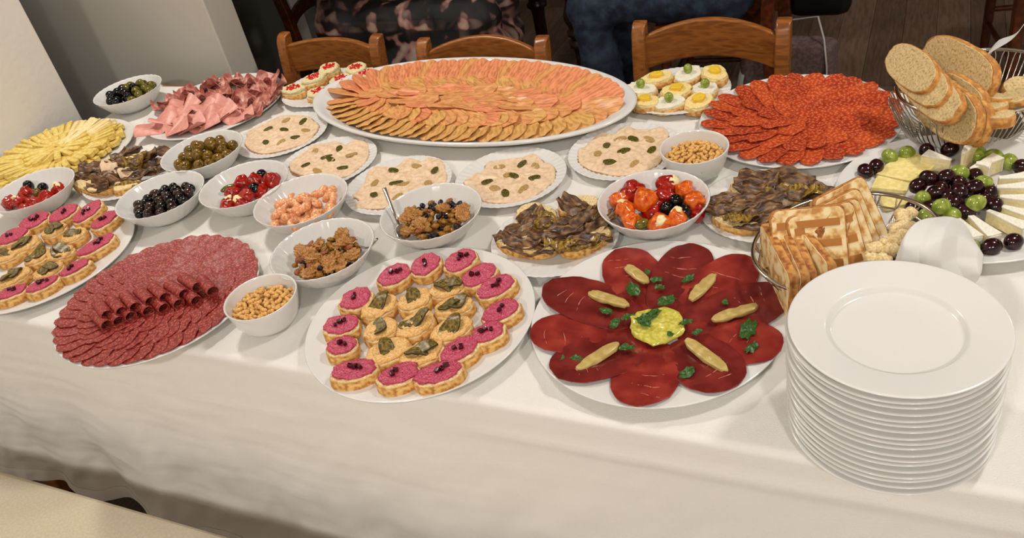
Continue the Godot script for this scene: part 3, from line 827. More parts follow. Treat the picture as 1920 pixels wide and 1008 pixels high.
	shingle(cf, 0.20, 0.032, 0.091, 26, func(i, p, a, n: Vector2):
		single("salmon_slice", fish[(i * 3) % 5], M["salmon_%d" % (1 if i % 3 else 0)], tf(p + Vector3(0, 0.0165, 0), 0.05 + rng.randf_range(-0.35, 0.35) + (PI if i % 2 else 0.0), rng.randf_range(0.02, 0.2), 0.05 + rng.randf_range(-0.08, 0.08)),
			"orange smoked salmon slice, middle of the oval platter, %s clockwise from the right" % nth(i), "salmon slice", "salmon slices, middle"), 0.0)
	# cured beef: overlapping oval slices like petals
	var bp: Array = [[-0.3436, -1.0598, 1.7236, 0.1906], [-0.2613, -1.0556, 1.1321, 0.1873], [-0.2182, -1.0144, 0.6349, 0.1636], [-0.2136, -0.9486, -0.1174, 0.1482], [-0.2396, -0.8916, -0.7637, 0.1332], [-0.3149, -0.857, -1.4769, 0.1411], [-0.394, -0.8733, -2.3775, 0.145], [-0.435, -0.9215, -2.8557, 0.1601], [-0.4453, -0.9945, 2.9244, 0.1707], [-0.3921, -1.0683, 2.1763, 0.1567]]
	bp = [bp[9], [[-0.3176, -1.076, 1.5459, 0.1682]][0], bp[1], bp[2], bp[3], bp[4], bp[5], bp[6], bp[7], bp[8]]
	for i in bp.size():
		var L: float = bp[i][3]
		var o := thing("cured_beef_slice", "dark red oval slice of cured beef, %s clockwise from its platter's back left" % ORD[i], "beef slice", tf(Vector3(bp[i][0], T + 0.0168 + 0.0014 * (i % 2) + 0.0002 * i, bp[i][1]), bp[i][2], 0.02, 0.105), "cured beef slices")
		var a := L * 0.53
		var b := 0.051
		var warp := func(p: Vector3):
			return p + Vector3(0, 0.0022 * nz.get_noise_2d(p.x * 30.0 + i * 7.0, p.z * 30.0), 0)
		part(o, "meat", tidy(bent(slab(oval(a, b, 36, 0.025, i * 2.9, 2.25), 0.0016, 0.0005, 5), warp)), M["beef_%d" % (i % 2)])
		for j in 3:
			var pth := []
			var x := a * (0.10 + 0.27 * j + 0.05 * sin(i * 3.0 + j))
			for q in 7:
				var z := -b * 0.6 + q * b * (0.12 + 0.05 * (j % 2))
				pth.append(warp.call(Vector3(x + 0.004 * sin(q * 0.55 + i * 2.0 + j), 0.0014, z)))
			part(o, "fat_vein", tidy(tube(pth, [0.0001, 0.0003, 0.0006 * (j % 2), 0.0004 + 0.0004 * (i % 2), 0.0003, 0.0003, 0.0001], 5)), M.fat)
	var lem: Array = [[-0.3907, -1.0733, -0.6824, 0.0586], [-0.2771, -1.0567, 1.2413, 0.0687], [-0.2158, -1.0038, 0.6345, 0.0721], [-0.2386, -0.9032, -0.6413, 0.0843], [-0.3928, -0.87, 0.9898, 0.0752], [-0.4183, -1.0021, -0.2567, 0.0729]]
	var lw := ["at the back left", "at the back right", "at the right", "at the front right", "at the front left", "at the left"]
	for i in 6:
		single("lemon_segment", tidy(rough(slab(oval(lem[i][3] * 0.53, 0.0105, 22, 0.10, i, 2.4), 0.0075, 0.003, 3), 0.0016, 120.0, i)), M.lemon_flesh, set_xf(lem[i], 0.0212), "peeled pale lemon segment %s of the cured beef platter" % lw[i], "lemon", "lemon segments")
	var bo := smooth([Vector2(-0.3689, -0.9725), Vector2(-0.3419, -0.994), Vector2(-0.3071, -0.996), Vector2(-0.2899, -0.9745), Vector2(-0.2851, -0.9436), Vector2(-0.3134, -0.917), Vector2(-0.3434, -0.9208), Vector2(-0.3615, -0.9371)], 4)
	var bc := Vector2.ZERO
	for p: Vector2 in bo: bc += p / bo.size()
	var bl := []
	for p: Vector2 in bo: bl.append(p - bc)
	single("lemon_dressing", tidy(rough(slab(bl, 0.009, 0.004, 6), 0.0045, 55.0, 3)), M.lemon_butter, tf(Vector3(bc.x, T + 0.0175, bc.y)), "glossy yellow lemon dressing in the centre of the cured beef", "dressing")
	var hb: Array = [[-0.354, -1.0638, 0.3772, 0.0208], [-0.3445, -1.0463, 0.0318, 0.0167], [-0.3046, -1.0741, 1.0762, 0.0224], [-0.3855, -1.033, -1.0912, 0.0347], [-0.3236, -1.0139, 0.7131, 0.0326], [-0.3741, -0.965, 0.7582, 0.0223], [-0.3898, -0.9458, 1.4373, 0.0253], [-0.4129, -0.9727, -0.3981, 0.023], [-0.3419, -0.9647, 0.8678, 0.0316], [-0.2815, -0.9617, 0.6058, 0.019], [-0.2626, -0.9495, 0.7032, 0.0155], [-0.2356, -1.0259, -0.4959, 0.01], [-0.1895, -0.9702, 1.5092, 0.041], [-0.1785, -0.9317, 1.2096, 0.0255], [-0.2557, -0.8631, 1.1533, 0.0276], [-0.3562, -0.8968, 0.3577, 0.0229], [-0.4494, -0.8536, 0.3908, 0.0194], [-0.4245, -0.8586, 0.0027, 0.019], [-0.3752, -1.0812, 0.56, 0.0117], [-0.3356, -0.9761, 0.9395, 0.0235], [-0.3453, -0.952, -0.5986, 0.0282], [-0.2977, -0.9322, 0.8566, 0.0092]]
	for i in hb.size():
		var leaf := func(p: Vector3): return p + Vector3(0, 0.004 * nz.get_noise_2d(p.x * 90.0 + i, p.z * 90.0) + p.z * p.z * 18.0, 0)
		var on_top := i == 8 or i == 9 or i == 19 or i == 20 or i == 21
		single("parsley_leaf", tidy(bent(slab(oval(hb[i][3] * 0.52, maxf(0.006, hb[i][3] * 0.3), 18, 0.5, i * 3.1), 0.0009, 0.0003, 2), leaf)), M.herb, set_xf(hb[i], 0.0305 if on_top else 0.0245), "torn green parsley leaf on the yellow dressing" if on_top else "torn green parsley leaf scattered on the cured beef", "parsley", "parsley leaves on the dressing" if on_top else "parsley leaves on the beef")

func tube_wall(r: float, t: float, l: float) -> Array:    # an open roll lying along x
	var pr := [Vector2(r, -l / 2), Vector2(r, l / 2), Vector2(r - t, l / 2), Vector2(r - t, -l / 2), Vector2(r, -l / 2)]
	var rs := []
	for p: Vector2 in pr:
		var ring := []
		for i in 18:
			var a := TAU * i / 18
			ring.append(Vector3(p.y, sin(a) * p.x, cos(a) * p.x * 1.1))
		rs.append(ring)
	# duplicate the rim rings so that the lips stay crisp
	return rings([rs[0], rs[0].map(func(q): return q + Vector3(0.001, 0, 0)), rs[1].map(func(q): return q - Vector3(0.001, 0, 0)), rs[1], rs[2], rs[2].map(func(q): return q - Vector3(0.001, 0, 0)), rs[3].map(func(q): return q + Vector3(0.001, 0, 0)), rs[3], rs[4]], true, false)

func ham_and_cheese() -> void:
	var ruff := []
	for k in 4:
		ruff.append(tidy(sheet(36, 6, func(u, v):
			var a: float = u * TAU
			var vv: float = 0.08 + 0.92 * v
			var w := 1.0 + 0.25 * sin(a * 2.0 + k)
			return Vector3(cos(a) * 0.040 * vv * w, 0.004 + vv * vv * (0.014 + 0.011 * sin(a * (3 + k % 2) + k * 1.3) + 0.003 * sin(a * 7.0 + k)), sin(a) * 0.034 * vv), 0.0014)))
	var hp: Array = [[-1.922, -1.6906, -0.7061, 0.0614], [-1.8838, -1.6966, -0.7428, 0.0736], [-1.8685, -1.7224, -0.7521, 0.0741], [-1.8446, -1.7383, -0.7608, 0.074], [-1.8178, -1.7541, -0.7703, 0.0738], [-1.783, -1.7598, -0.7989, 0.086], [-1.7445, -1.7602, -0.8079, 0.0847], [-1.7102, -1.7656, -0.8171, 0.0838], [-1.68, -1.7762, -0.8266, 0.0833], [-1.6351, -1.7561, -0.8436, 0.0669], [-1.9282, -1.6477, -0.7097, 0.0667], [-1.9137, -1.5966, -0.6852, 0.0585], [-1.8622, -1.6495, -0.7238, 0.065], [-1.8173, -1.6679, -0.7222, 0.0582], [-1.7785, -1.6862, -0.7505, 0.064], [-1.7342, -1.6896, -0.7741, 0.0691], [-1.6959, -1.7003, -0.7854, 0.0684], [-1.6524, -1.7035, -0.783, 0.0614], [-1.6144, -1.7018, -0.7752, 0.0545], [-1.712, -1.6392, -0.7541, 0.0608], [-1.6674, -1.6405, -0.7646, 0.0597], [-1.6323, -1.6463, -0.7742, 0.059], [-1.6012, -1.6495, -0.7657, 0.0527], [-1.5846, -1.5901, -0.755, 0.0507], [-1.7731, -1.6519, -0.7126, 0.0649], [-1.8761, -1.6196, -0.6114, 0.0567]]
	for i in hp.size():
		single("ham_slice", ruff[i % 4], M.ham, tf(Vector3(hp[i][0], T + 0.011 + 0.004 * (i % 3), hp[i][1]), i * 1.7, rng.randf_range(-0.3, 0.3), rng.randf_range(-0.3, 0.3)), "crumpled dark pink cured ham slice on the ham platter", "ham slice", "crumpled cured ham slices")
	var fan := []
	for k in 3:
		fan.append(tidy(sheet(28, 6, func(u, v):
			var a: float = (u - 0.5) * 2.3
			var vv: float = 0.03 + 0.97 * v
			return Vector3(cos(a) * 0.085 * vv, 0.004 + vv * (0.010 + 0.012 * sin(u * TAU * (1.5 + 0.5 * k) + k)), sin(a) * 0.070 * vv), 0.0016)))
	var mp: Array = [[-1.867, -1.4811, 2.5836, 0.1474], [-1.8647, -1.5331, 2.479, 0.1131], [-1.8396, -1.5813, 2.1469, 0.1317], [-1.7839, -1.5835, 2.1492, 0.1307], [-1.7392, -1.5964, 1.8714, 0.1016], [-1.6848, -1.5573, 1.9623, 0.1008], [-1.631, -1.5614, 1.6548, 0.0717], [-1.7446, -1.498, 1.3368, 0.0642], [-1.7669, -1.4791, 1.2379, 0.0472], [-1.7161, -1.5129, 1.7973, 0.0718], [-1.7047, -1.5313, 2.0346, 0.078]]
	for i in mp.size():
		single("mortadella_slice", fan[i % 3], M.mortadella, tf(Vector3(mp[i][0] + (0.035 if i < 2 else 0.0), T + 0.014 + 0.004 * (i % 3), mp[i][1]) - Vector3(cos(mp[i][2]), 0, -sin(mp[i][2])) * (0.035 if i else 0.012), mp[i][2], rng.randf_range(-0.25, 0.1), 0.12), "folded pale pink cooked ham slice at the front of the ham platter", "ham slice", "folded pale ham slices")
	# cheese sticks fanned round their platter
	var st := []
	for k in 3:
		st.append(tidy(rough(box(0.074 + 0.008 * k, 0.0115, 0.0155, 0.0018), 0.0012, 60.0, k)))
	var cc := Vector3(-2.078, T + 0.0145, -1.345)
	for ly in [[0.135, 52, 0.006, 0.16, "lower outer ring"], [0.085, 36, 0.0125, 0.06, "lower inner ring"], [0.118, 44, 0.0185, 0.12, "upper outer ring"], [0.05, 18, 0.022, 0.02, "upper inner ring"]]:
		shingle(cc, ly[0], ly[0], 0.0, ly[1], func(i, p, a, n: Vector2):
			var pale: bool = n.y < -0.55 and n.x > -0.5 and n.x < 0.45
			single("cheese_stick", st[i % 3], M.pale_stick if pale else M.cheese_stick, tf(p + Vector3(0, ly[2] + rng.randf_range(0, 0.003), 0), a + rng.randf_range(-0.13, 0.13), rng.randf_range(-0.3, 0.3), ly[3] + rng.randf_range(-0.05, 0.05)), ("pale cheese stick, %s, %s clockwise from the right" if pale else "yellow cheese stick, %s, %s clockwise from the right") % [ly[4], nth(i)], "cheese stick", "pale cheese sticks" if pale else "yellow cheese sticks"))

func grilled(breads: Array, strips: Array, where: String, bk: int) -> void:   # strips: [Vector3, kind, turn, length]
	var made := []
	for i in breads.size():
		var l: Array = breads[i]
		var o := thing("aubergine_toast", "toast with roasted vegetables %s" % (where % ["at its front", "at its right", "at its back", "at its far side"][i]), "toast", set_xf(l, 0.0118), "aubergine toasts")
		bread(o, l[3], 0.064, 0.019, bk + i, "crumb", "crust", 2.6)
		made.append(o)
	for j in strips.size():
		var s: Array = strips[j]
		var best := 0
		for i in breads.size():
			if Vector2(s[0].x - breads[i][0], s[0].z - breads[i][1]).length() < Vector2(s[0].x - breads[best][0], s[0].z - breads[best][1]).length(): best = i
		var o: Node3D = made[best]
		var key: String = s[1]
		var le: float = s[3]
		var strip := tidy(sheet(16, 7, func(u, v):
			var x: float = (u - 0.5) * le * 1.12
			var z: float = (v - 0.5) * 0.042 * (0.65 + 0.35 * sin(u * PI))
			var y: float = 0.005 * nz.get_noise_2d(x * 30.0 + j * 9.0, z * 45.0) * 2.0 + 0.0040 * sin(v * 10.0 + j + u * 2.0) + 0.0013 * sin(v * 21.0 + u * 4.0 + j) + 0.010 * (u - 0.5) * (u - 0.5) * sin(j * 2.3) * 4.0 - absf(z) * 0.22
			return Vector3(x, y, z), 0.0026))
		var at := tf(s[0] as Vector3, s[2], rng.randf_range(-0.25, 0.25), rng.randf_range(-0.25, 0.25))
		part(o, {"aubergine": "roasted_aubergine", "courgette": "roasted_courgette", "tuna_sauce": "bread_flake", "veal": "roasted_aubergine"}[key], strip, M[key], o.transform.affine_inverse() * at)

func toasts_veg() -> void:
	var A := "aubergine"
	grilled([[-0.6131, -1.1316, -0.0968, 0.1195], [-0.512, -1.1559, 0.7942, 0.1029], [-0.557, -1.2582, 0.2586, 0.0787], [-0.6295, -1.2192, -0.4765, 0.0884]], [[Vector3(-0.6466, 0.786, -1.1501), A, 0.6, 0.07], [Vector3(-0.6224, 0.786, -1.1273), A, -0.2, 0.08], [Vector3(-0.5794, 0.786, -1.1331), A, 0.3, 0.085], [Vector3(-0.5628, 0.79, -1.1502), A, 0.4, 0.09], [Vector3(-0.6014, 0.783, -1.114), A, 0.0, 0.09], [Vector3(-0.5602, 0.792, -1.1791), A, 0.2, 0.075], [Vector3(-0.5506, 0.792, -1.2344), A, -0.4, 0.07], [Vector3(-0.5316, 0.796, -1.2087), A, 0.9, 0.06], [Vector3(-0.5037, 0.79, -1.1891), A, 0.9, 0.09], [Vector3(-0.5233, 0.786, -1.1258), "courgette", 0.5, 0.09], [Vector3(-0.5051, 0.788, -1.1455), A, 0.5, 0.085], [Vector3(-0.6005, 0.79, -1.1903), "courgette", -0.9, 0.06], [Vector3(-0.6318, 0.786, -1.2006), A, 1.2, 0.05], [Vector3(-0.5114, 0.786, -1.2206), "courgette", 0.8, 0.05]], "in front of the pepper bowl, %s", 3)
	grilled([[-0.2602, -1.2533, -0.42, 0.091], [-0.1713, -1.3515, 0.211, 0.0795], [-0.2548, -1.3571, 0.1407, 0.075]], [[Vector3(-0.2808, 0.796, -1.2763), A, 0.1, 0.085], [Vector3(-0.2894, 0.79, -1.2735), A, 0.7, 0.07], [Vector3(-0.2256, 0.796, -1.261), A, 0.5, 0.075], [Vector3(-0.2438, 0.788, -1.2497), "courgette", 0.9, 0.07], [Vector3(-0.2249, 0.786, -1.2394), A, 0.3, 0.07], [Vector3(-0.2417, 0.802, -1.3554), A, -0.3, 0.07], [Vector3(-0.2417, 0.795, -1.3378), A, 0.1, 0.07], [Vector3(-0.1854, 0.802, -1.3635), A, 0.0, 0.075], [Vector3(-0.1832, 0.795, -1.338), "courgette", 0.2, 0.075], [Vector3(-0.1569, 0.79, -1.3236), A, 0.35, 0.09], [Vector3(-0.1377, 0.792, -1.339), "courgette", 0.6, 0.06], [Vector3(-0.1243, 0.786, -1.3471), A, -0.4, 0.05], [Vector3(-0.2277, 0.796, -1.2903), A, 0.3, 0.08], [Vector3(-0.1946, 0.786, -1.3176), "tuna_sauce", 0.9, 0.05]], "between the pepper bowl and the toast basket, %s", 13)
	grilled([[-1.807, -1.2117, -0.1582, 0.146], [-1.7055, -1.2199, 0.7497, 0.0661], [-1.8207, -1.3288, 0.3418, 0.1142]], [[Vector3(-1.8369, 0.8, -1.2589), A, 0.5, 0.07], [Vector3(-1.8431, 0.784, -1.2317), A, 0.1, 0.08], [Vector3(-1.7679, 0.792, -1.2465), A, 0.4, 0.08], [Vector3(-1.7922, 0.8, -1.3241), A, 0.8, 0.07], [Vector3(-1.6925, 0.786, -1.2528), A, 0.5, 0.08], [Vector3(-1.7065, 0.8, -1.3415), A, 0.9, 0.08], [Vector3(-1.7438, 0.794, -1.3017), "courgette", 0.3, 0.06], [Vector3(-1.7899, 0.804, -1.2598), "tuna_sauce", 0.9, 0.035], [Vector3(-1.7377, 0.796, -1.253), "tuna_sauce", 1.2, 0.03], [Vector3(-1.7656, 0.782, -1.1946), A, 0.0, 0.07], [Vector3(-1.6976, 0.782, -1.2115), "courgette", 0.3, 0.06], [Vector3(-1.6764, 0.784, -1.2713), A, 0.5, 0.06], [Vector3(-1.7932, 0.8, -1.2985), A, 1.4, 0.06], [Vector3(-1.7671, 0.796, -1.2228), A, 0.2, 0.07], [Vector3(-1.7273, 0.794, -1.3138), A, 0.5, 0.07], [Vector3(-1.6999, 0.786, -1.3116), A, 0.4, 0.07]], "beside the cheese stick platter, %s", 23)

func pile(c: Vector3, R: float, n: int, gap: float, dome: float, make: Callable, inner := 0.0) -> void:    # n places scattered over a disc, none nearer than gap
	var pts := []
	var tries := 0
	while pts.size() < n and tries < 6000:
		tries += 1
		var a := rng.randf() * TAU
		var r := R * sqrt(rng.randf_range(inner * inner, 1.0))
		var p := Vector2(cos(a) * r, sin(a) * r)
		var ok := true
		for q: Vector2 in pts:
			if q.distance_to(p) < gap:
				ok = false
				break
		if ok:
			pts.append(p)
	for i in pts.size():
		var p: Vector2 = pts[i]
		make.call(i, Vector3(c.x + p.x, c.y + dome * (1.0 - p.length_squared() / (R * R)), c.z + p.y))

func any_turn() -> Vector3:
	return Vector3(rng.randf() * TAU, rng.randf_range(-0.5, 0.5), rng.randf_range(-0.5, 0.5))

func olive_mesh(rx: float, ry: float, pit := true) -> ArrayMesh:
	var p := []
	var n := 9
	if pit:
		p = [Vector2(0, ry * 0.55), Vector2(rx * 0.26, ry * 0.6), Vector2(rx * 0.30, ry * 0.9)]
	else:
		p = [Vector2(0, ry)]
	for k in range(1, n):
		var a := PI * k / n
		if pit and k < 2: continue
		p.append(Vector2(sin(a) * rx, cos(a) * ry))
	p.append(Vector2(0, -ry))
	return tidy(lathe(p, 14))

func bowls_food() -> void:
	var ol := olive_mesh(0.0112, 0.0140)
	var whole := olive_mesh(0.0105, 0.0132, false)
	var fat_ol := olive_mesh(0.0128, 0.0155)
	var put := func(nm: String, m: Mesh, mt: Material, p: Vector3, lab: String, cat_: String, grp: String):
		var t := any_turn()
		single(nm, m, mt, tf(p, t.x, t.y + PI / 2 * rng.randf_range(0.5, 1.1), t.z), lab, cat_, grp)
	# black on the left, green on the right, in the far bowl
	for ly in [[0.028, 0.050, 14, 0.0], [0.045, 0.067, 20, 0.009]]:
		pile(Vector3(-2.098, T + ly[0], -1.652), ly[1], ly[2], 0.0225, ly[3], func(i, p):
			var black: bool = p.x + 2.098 - (p.z + 1.652) * 0.5 + 0.02 * sin(i * 5.0) < 0.0
			put.call("black_olive" if black else "green_olive", fat_ol, M.black_olive if black else M.green_olive, p, "pitted glossy black olive in the far left corner bowl" if black else "pitted green olive in the far left corner bowl", "olive", "black olives in the corner bowl" if black else "green olives in the corner bowl"))
	for ly in [[0.028, 0.050, 14, 0.0], [0.045, 0.067, 19, 0.012], [0.062, 0.03, 4, 0.01]]:
		pile(Vector3(-1.548, T + ly[0], -1.343), ly[1], ly[2], 0.0225, ly[3], func(i, p): put.call("green_olive", fat_ol, M.spiced_olive, p, "brownish seasoned green olive in the bowl before the ham", "olive", "seasoned green olives"))
	for ly in [[0.026, 0.050, 18, 0.0], [0.041, 0.064, 26, 0.006]]:
		pile(Vector3(-1.508, T + ly[0], -1.146), ly[1], ly[2], 0.0185, ly[3], func(i, p): put.call("black_olive", ol if i % 3 else whole, M.black_olive if (i + int(p.x * 200.0)) % 2 else M.brown_olive, p, "small dark olive in the bowl in front of the green olives", "olive", "small dark olives"))
	# peanuts
	var nut := []
	for k in 4:
		nut.append(tidy(rough(bent(blob(0.0078, 0.0044, 0.0046, 0.12, 1.4, k * 3.0, 12, 8), func(p: Vector3): return Vector3(p.x, p.y * (1.0 - 0.28 * exp(-p.x * p.x * 160000.0)), p.z * (1.0 - 0.25 * exp(-p.x * p.x * 160000.0)) + p.x * p.x * 22.0)), 0.0008, 150.0, k)))
	for b in [[Vector3(-1.014, T, -0.861), "beside the salami"], [Vector3(-0.375, T, -1.432), "in front of the paprika sausage"]]:
		for ly in [[0.034, 0.053, 60, 0.0105], [0.041, 0.055, 62, 0.0105], [0.047, 0.046, 42, 0.0105]]:
			pile(b[0] + Vector3(0, ly[0], 0), ly[1], ly[2], ly[3], 0.004, func(i, p):
				var t := any_turn()
				single("peanut", nut[i % 4], M.peanut, tf(p, t.x, t.y, t.z), "skinless salted peanut in the small deep bowl " + b[1], "peanut", "peanuts " + b[1]))
	# walnuts, almonds, raisins
	var wal := []
	for k in 3:
		var half := bent(blob(0.0155, 0.0080, 0.0130, 0.0, 1.0, 0.0, 32, 18), func(p: Vector3):
			var a := atan2(p.z, p.x)
			var fold := 0.0036 * sin(a * 6.0 + k) * sin(p.y * 900.0 + a * 3.0 + k)
			var groove := 1.0 - 0.75 * exp(-p.z * p.z * 90000.0)
			return Vector3(p.x, p.y * groove, p.z) + p.normalized() * (fold + 0.003 * nz.get_noise_3dv(p * 260.0 + Vector3.ONE * k * 5.0)))
		wal.append(tidy(half))
	var alm := tidy(bent(blob(0.0125, 0.0045, 0.0075, 0.06, 1.2, 1.0, 14, 8), func(p: Vector3): return Vector3(p.x, p.y, p.z * (1.0 - p.x * 22.0))))
	var rai := tidy(rough(blob(0.0078, 0.0045, 0.0055, 0.25, 2.5, 4.0, 12, 8), 0.0016, 260.0, 2))
	var bowls := [[Vector3(-0.978, T, -1.015), "in the bowl with the spoon over its right rim", 0.3], [Vector3(-0.816, T, -1.160), "in the bowl with the spoon standing at its left", -0.4]]
	for b in bowls:
		for ly in [[0.024, 0.050, 26, 0.0125], [0.034, 0.062, 44, 0.0125], [0.043, 0.062, 40, 0.0145]]:
			pile(b[0] + Vector3(0, ly[0], 0), ly[1], ly[2], ly[3], 0.006, func(i, p):
				var t := any_turn()
				var q: Vector3 = p - b[0]
				var dark: bool = nz.get_noise_2d(p.x * 30.0, p.z * 30.0) > 0.12
				var kind := "dark_raisin" if dark else "golden_raisin"
				if rng.randf() < (0.03 if ly[0] < 0.04 else 0.33): kind = "walnut"
				elif rng.randf() < 0.16: kind = "almond"
				var m: Mesh = {"walnut": wal[i % 3], "almond": alm, "dark_raisin": rai, "golden_raisin": rai}[kind]
				var lab: String = {"walnut": "brown walnut half ", "almond": "whole brown almond ", "dark_raisin": "dark wrinkled raisin ", "golden_raisin": "golden wrinkled raisin "}[kind]
				single(kind, m, M[kind], tf(p + Vector3(0, 0.004 if kind == "walnut" else 0.0, 0), t.x, t.y, t.z), lab + b[1], kind.split("_")[-1], kind.replace("_", " ") + "s " + b[1]))
	# shrimp
	var shr := []
	for k in 3:
		var pth := []
		var rad := []
		for i in 22:
			var u := i / 21.0
			var a := 0.2 + u * (4.2 + 0.35 * k)
			pth.append(Vector3(cos(a) * (0.0155 - 0.0035 * u), 0.003 * sin(u * 5.0 + k), sin(a) * (0.0155 - 0.0035 * u)))
			rad.append((0.0088 * pow(1.0 - u, 0.45) + 0.0014) * (1.0 + 0.09 * cos(u * TAU * 6.0)) * smoothstep(-0.12, 0.12, u))
		shr.append(tidy(tube(pth, rad, 10)))
	for ly in [[0.030, 0.046, 9, 0.0], [0.045, 0.063, 19, 0.008]]:
		pile(Vector3(-1.124, T + ly[0], -1.156), ly[1], ly[2], 0.0255, ly[3], func(i, p):
			var t := any_turn()
			single("shrimp", shr[i % 3], M.shrimp, tf(p, t.x, t.y, t.z), "peeled curled pink shrimp in the shrimp bowl", "shrimp", "peeled shrimp"))
	# stuffed peppers
	var chunk := func(at: Vector3, kind: String, s: float, k: int, fill: bool, label: String):
		var o := thing("stuffed_pepper", label, "pepper", tf(at, k * 1.3, 0.5 * sin(k * 1.7), 0.5 * cos(k * 2.3)), "stuffed peppers in the " + ("pepper bowl" if kind == "orange_pepper" or s > 0.02 else "round pepper bowls"))
		var g := bent(blob(s, s * 0.70, s * 0.9, 0.22, 1.1, k * 2.0, 20, 12), func(p: Vector3): return p * (1.0 + 0.09 * cos(atan2(p.z, p.x) * 3.0 + k)) * (0.82 + 0.25 * pow(maxf(absf(p.x), maxf(absf(p.y) * 1.3, absf(p.z))) / p.length(), 2.0) * 0.9))
		part(o, "pepper", tidy(g), M[kind])
		if fill:
			part(o, "cream_filling", tidy(blob(s * 0.66, s * 0.3, s * 0.5, 0.35, 1.6, k, 14, 8)), M.cream, tf(Vector3(s * 0.15, s * 0.50, s * 0.12), 0, 0.2, 0.3))
	var os: Array = [Vector3(-0.4744, 0.795, -1.2575), Vector3(-0.4543, 0.795, -1.2282), Vector3(-0.4354, 0.79, -1.2022), Vector3(-0.4225, 0.808, -1.246), Vector3(-0.3851, 0.79, -1.2035), Vector3(-0.3563, 0.792, -1.2166), Vector3(-0.3643, 0.795, -1.3016), Vector3(-0.3368, 0.8, -1.2651)]
	for i in os.size():
		chunk.call(os[i], "orange_pepper", 0.0205 if i != 3 else 0.024, i + 1, i in [1, 4, 5], "orange stuffed pepper piece %s in the pepper bowl" % ["at the far left", "with white filling at the left", "at the front left", "standing upright at the centre", "with white filling at the front", "with white filling at the front right", "at the back right", "at the far right"][i])
	var rs: Array = [Vector3(-0.4585, 0.795, -1.2945), Vector3(-0.4662, 0.79, -1.2769), Vector3(-0.3971, 0.795, -1.2793), Vector3(-0.3967, 0.802, -1.309), Vector3(-0.333, 0.785, -1.2575), Vector3(-0.4064, 0.785, -1.2385), Vector3(-0.4088, 0.785, -1.2642)]
	for i in rs.size():
		chunk.call(rs[i], "red_pepper", 0.0225, i + 12, i == 3, "red stuffed pepper piece %s in the pepper bowl" % ["at the back left", "under the back left piece", "at the centre", "at the very back", "at the right rim", "low in the middle", "between the centre pieces"][i])
	var bo: Array = [Vector3(-0.3689, 0.797, -1.2609), Vector3(-0.3825, 0.794, -1.242), Vector3(-0.3498, 0.794, -1.2344)]
	for i in 3:
		single("black_olive", fat_ol, M.black_olive, tf(bo[i], i * 1.0, 0.4 * i), "black olive %s in the pepper bowl" % ["at the back of the three", "at the left of the three", "at the right of the three"][i], "olive")
	single("green_pickle", tidy(blob(0.0145, 0.009, 0.0095, 0.15, 1.3, 2.0)), M.green_olive, tf(Vector3(-0.4142, 0.791, -1.1947), 0.8), "small green pickled pepper at the front of the pepper bowl", "pickle")
	var t2: Array = [Vector3(-1.3476, 0.79, -1.1921), Vector3(-1.3484, 0.795, -1.2326), Vector3(-1.3208, 0.797, -1.2416), Vector3(-1.302, 0.792, -1.1902), Vector3(-1.2776, 0.795, -1.2508), Vector3(-1.3461, 0.78, -1.1677), Vector3(-1.3118, 0.782, -1.1739), Vector3(-1.2885, 0.786, -1.2156)]
	for i in t2.size():
		chunk.call(t2[i], "red_pepper", 0.0200, i + 30, i in [5, 6], "round red stuffed pepper beside the shrimp, %s" % ["left of the centre", "at the back left", "at the back centre", "at the centre", "at the back right", "at the front left", "at the front with white filling", "at the right"][i])
	single("black_olive", fat_ol, M.black_olive, tf(Vector3(-1.3169, 0.795, -1.2662)), "black olive at the back of the red pepper bowl left of the shrimp", "olive")
	single("black_olive", fat_ol, M.black_olive, tf(Vector3(-1.297, 0.798, -1.2106), 0.7, 1.2), "black olive in the middle of the red pepper bowl left of the shrimp", "olive")
	single("green_pickle", tidy(bent(blob(0.021, 0.0075, 0.0085, 0.1, 1.3, 5.0, 14, 8), func(p: Vector3): return p + Vector3(0, 0, p.x * p.x * 9.0))), M.green_olive, tf(Vector3(-1.3795, 0.788, -1.2198), 0.75), "long yellow-green pickled pepper in the red pepper bowl left of the shrimp", "pickle")
	var t1: Array = [Vector3(-1.9506, 0.792, -1.1304), Vector3(-1.9692, 0.788, -1.0919), Vector3(-1.9354, 0.79, -1.0961), Vector3(-1.8972, 0.786, -1.0996), Vector3(-1.874, 0.79, -1.1239), Vector3(-1.8611, 0.792, -1.1541), Vector3(-1.9048, 0.78, -1.0802)]
	for i in t1.size():
		chunk.call(t1[i], "red_pepper", 0.0200, i + 50, i in [2, 5], "round red stuffed pepper in the left-edge bowl, %s" % ["at the back", "at the far left", "left of the centre with white filling", "at the centre", "right of the centre", "at the right with white filling", "at the front"][i])
	single("black_olive", fat_ol, M.black_olive, tf(Vector3(-1.9672, 0.796, -1.155)), "black olive at the back left of the pepper bowl at the left edge", "olive")
	single("black_olive", fat_ol, M.black_olive, tf(Vector3(-1.9134, 0.796, -1.1532), 1.0, 1.0), "black olive at the back right of the pepper bowl at the left edge", "olive")
	single("green_olive", ol, M.spiced_olive, tf(Vector3(-1.906, 0.796, -1.1289), 1.0, 0.3), "brownish green olive in the pepper bowl at the left edge", "olive")
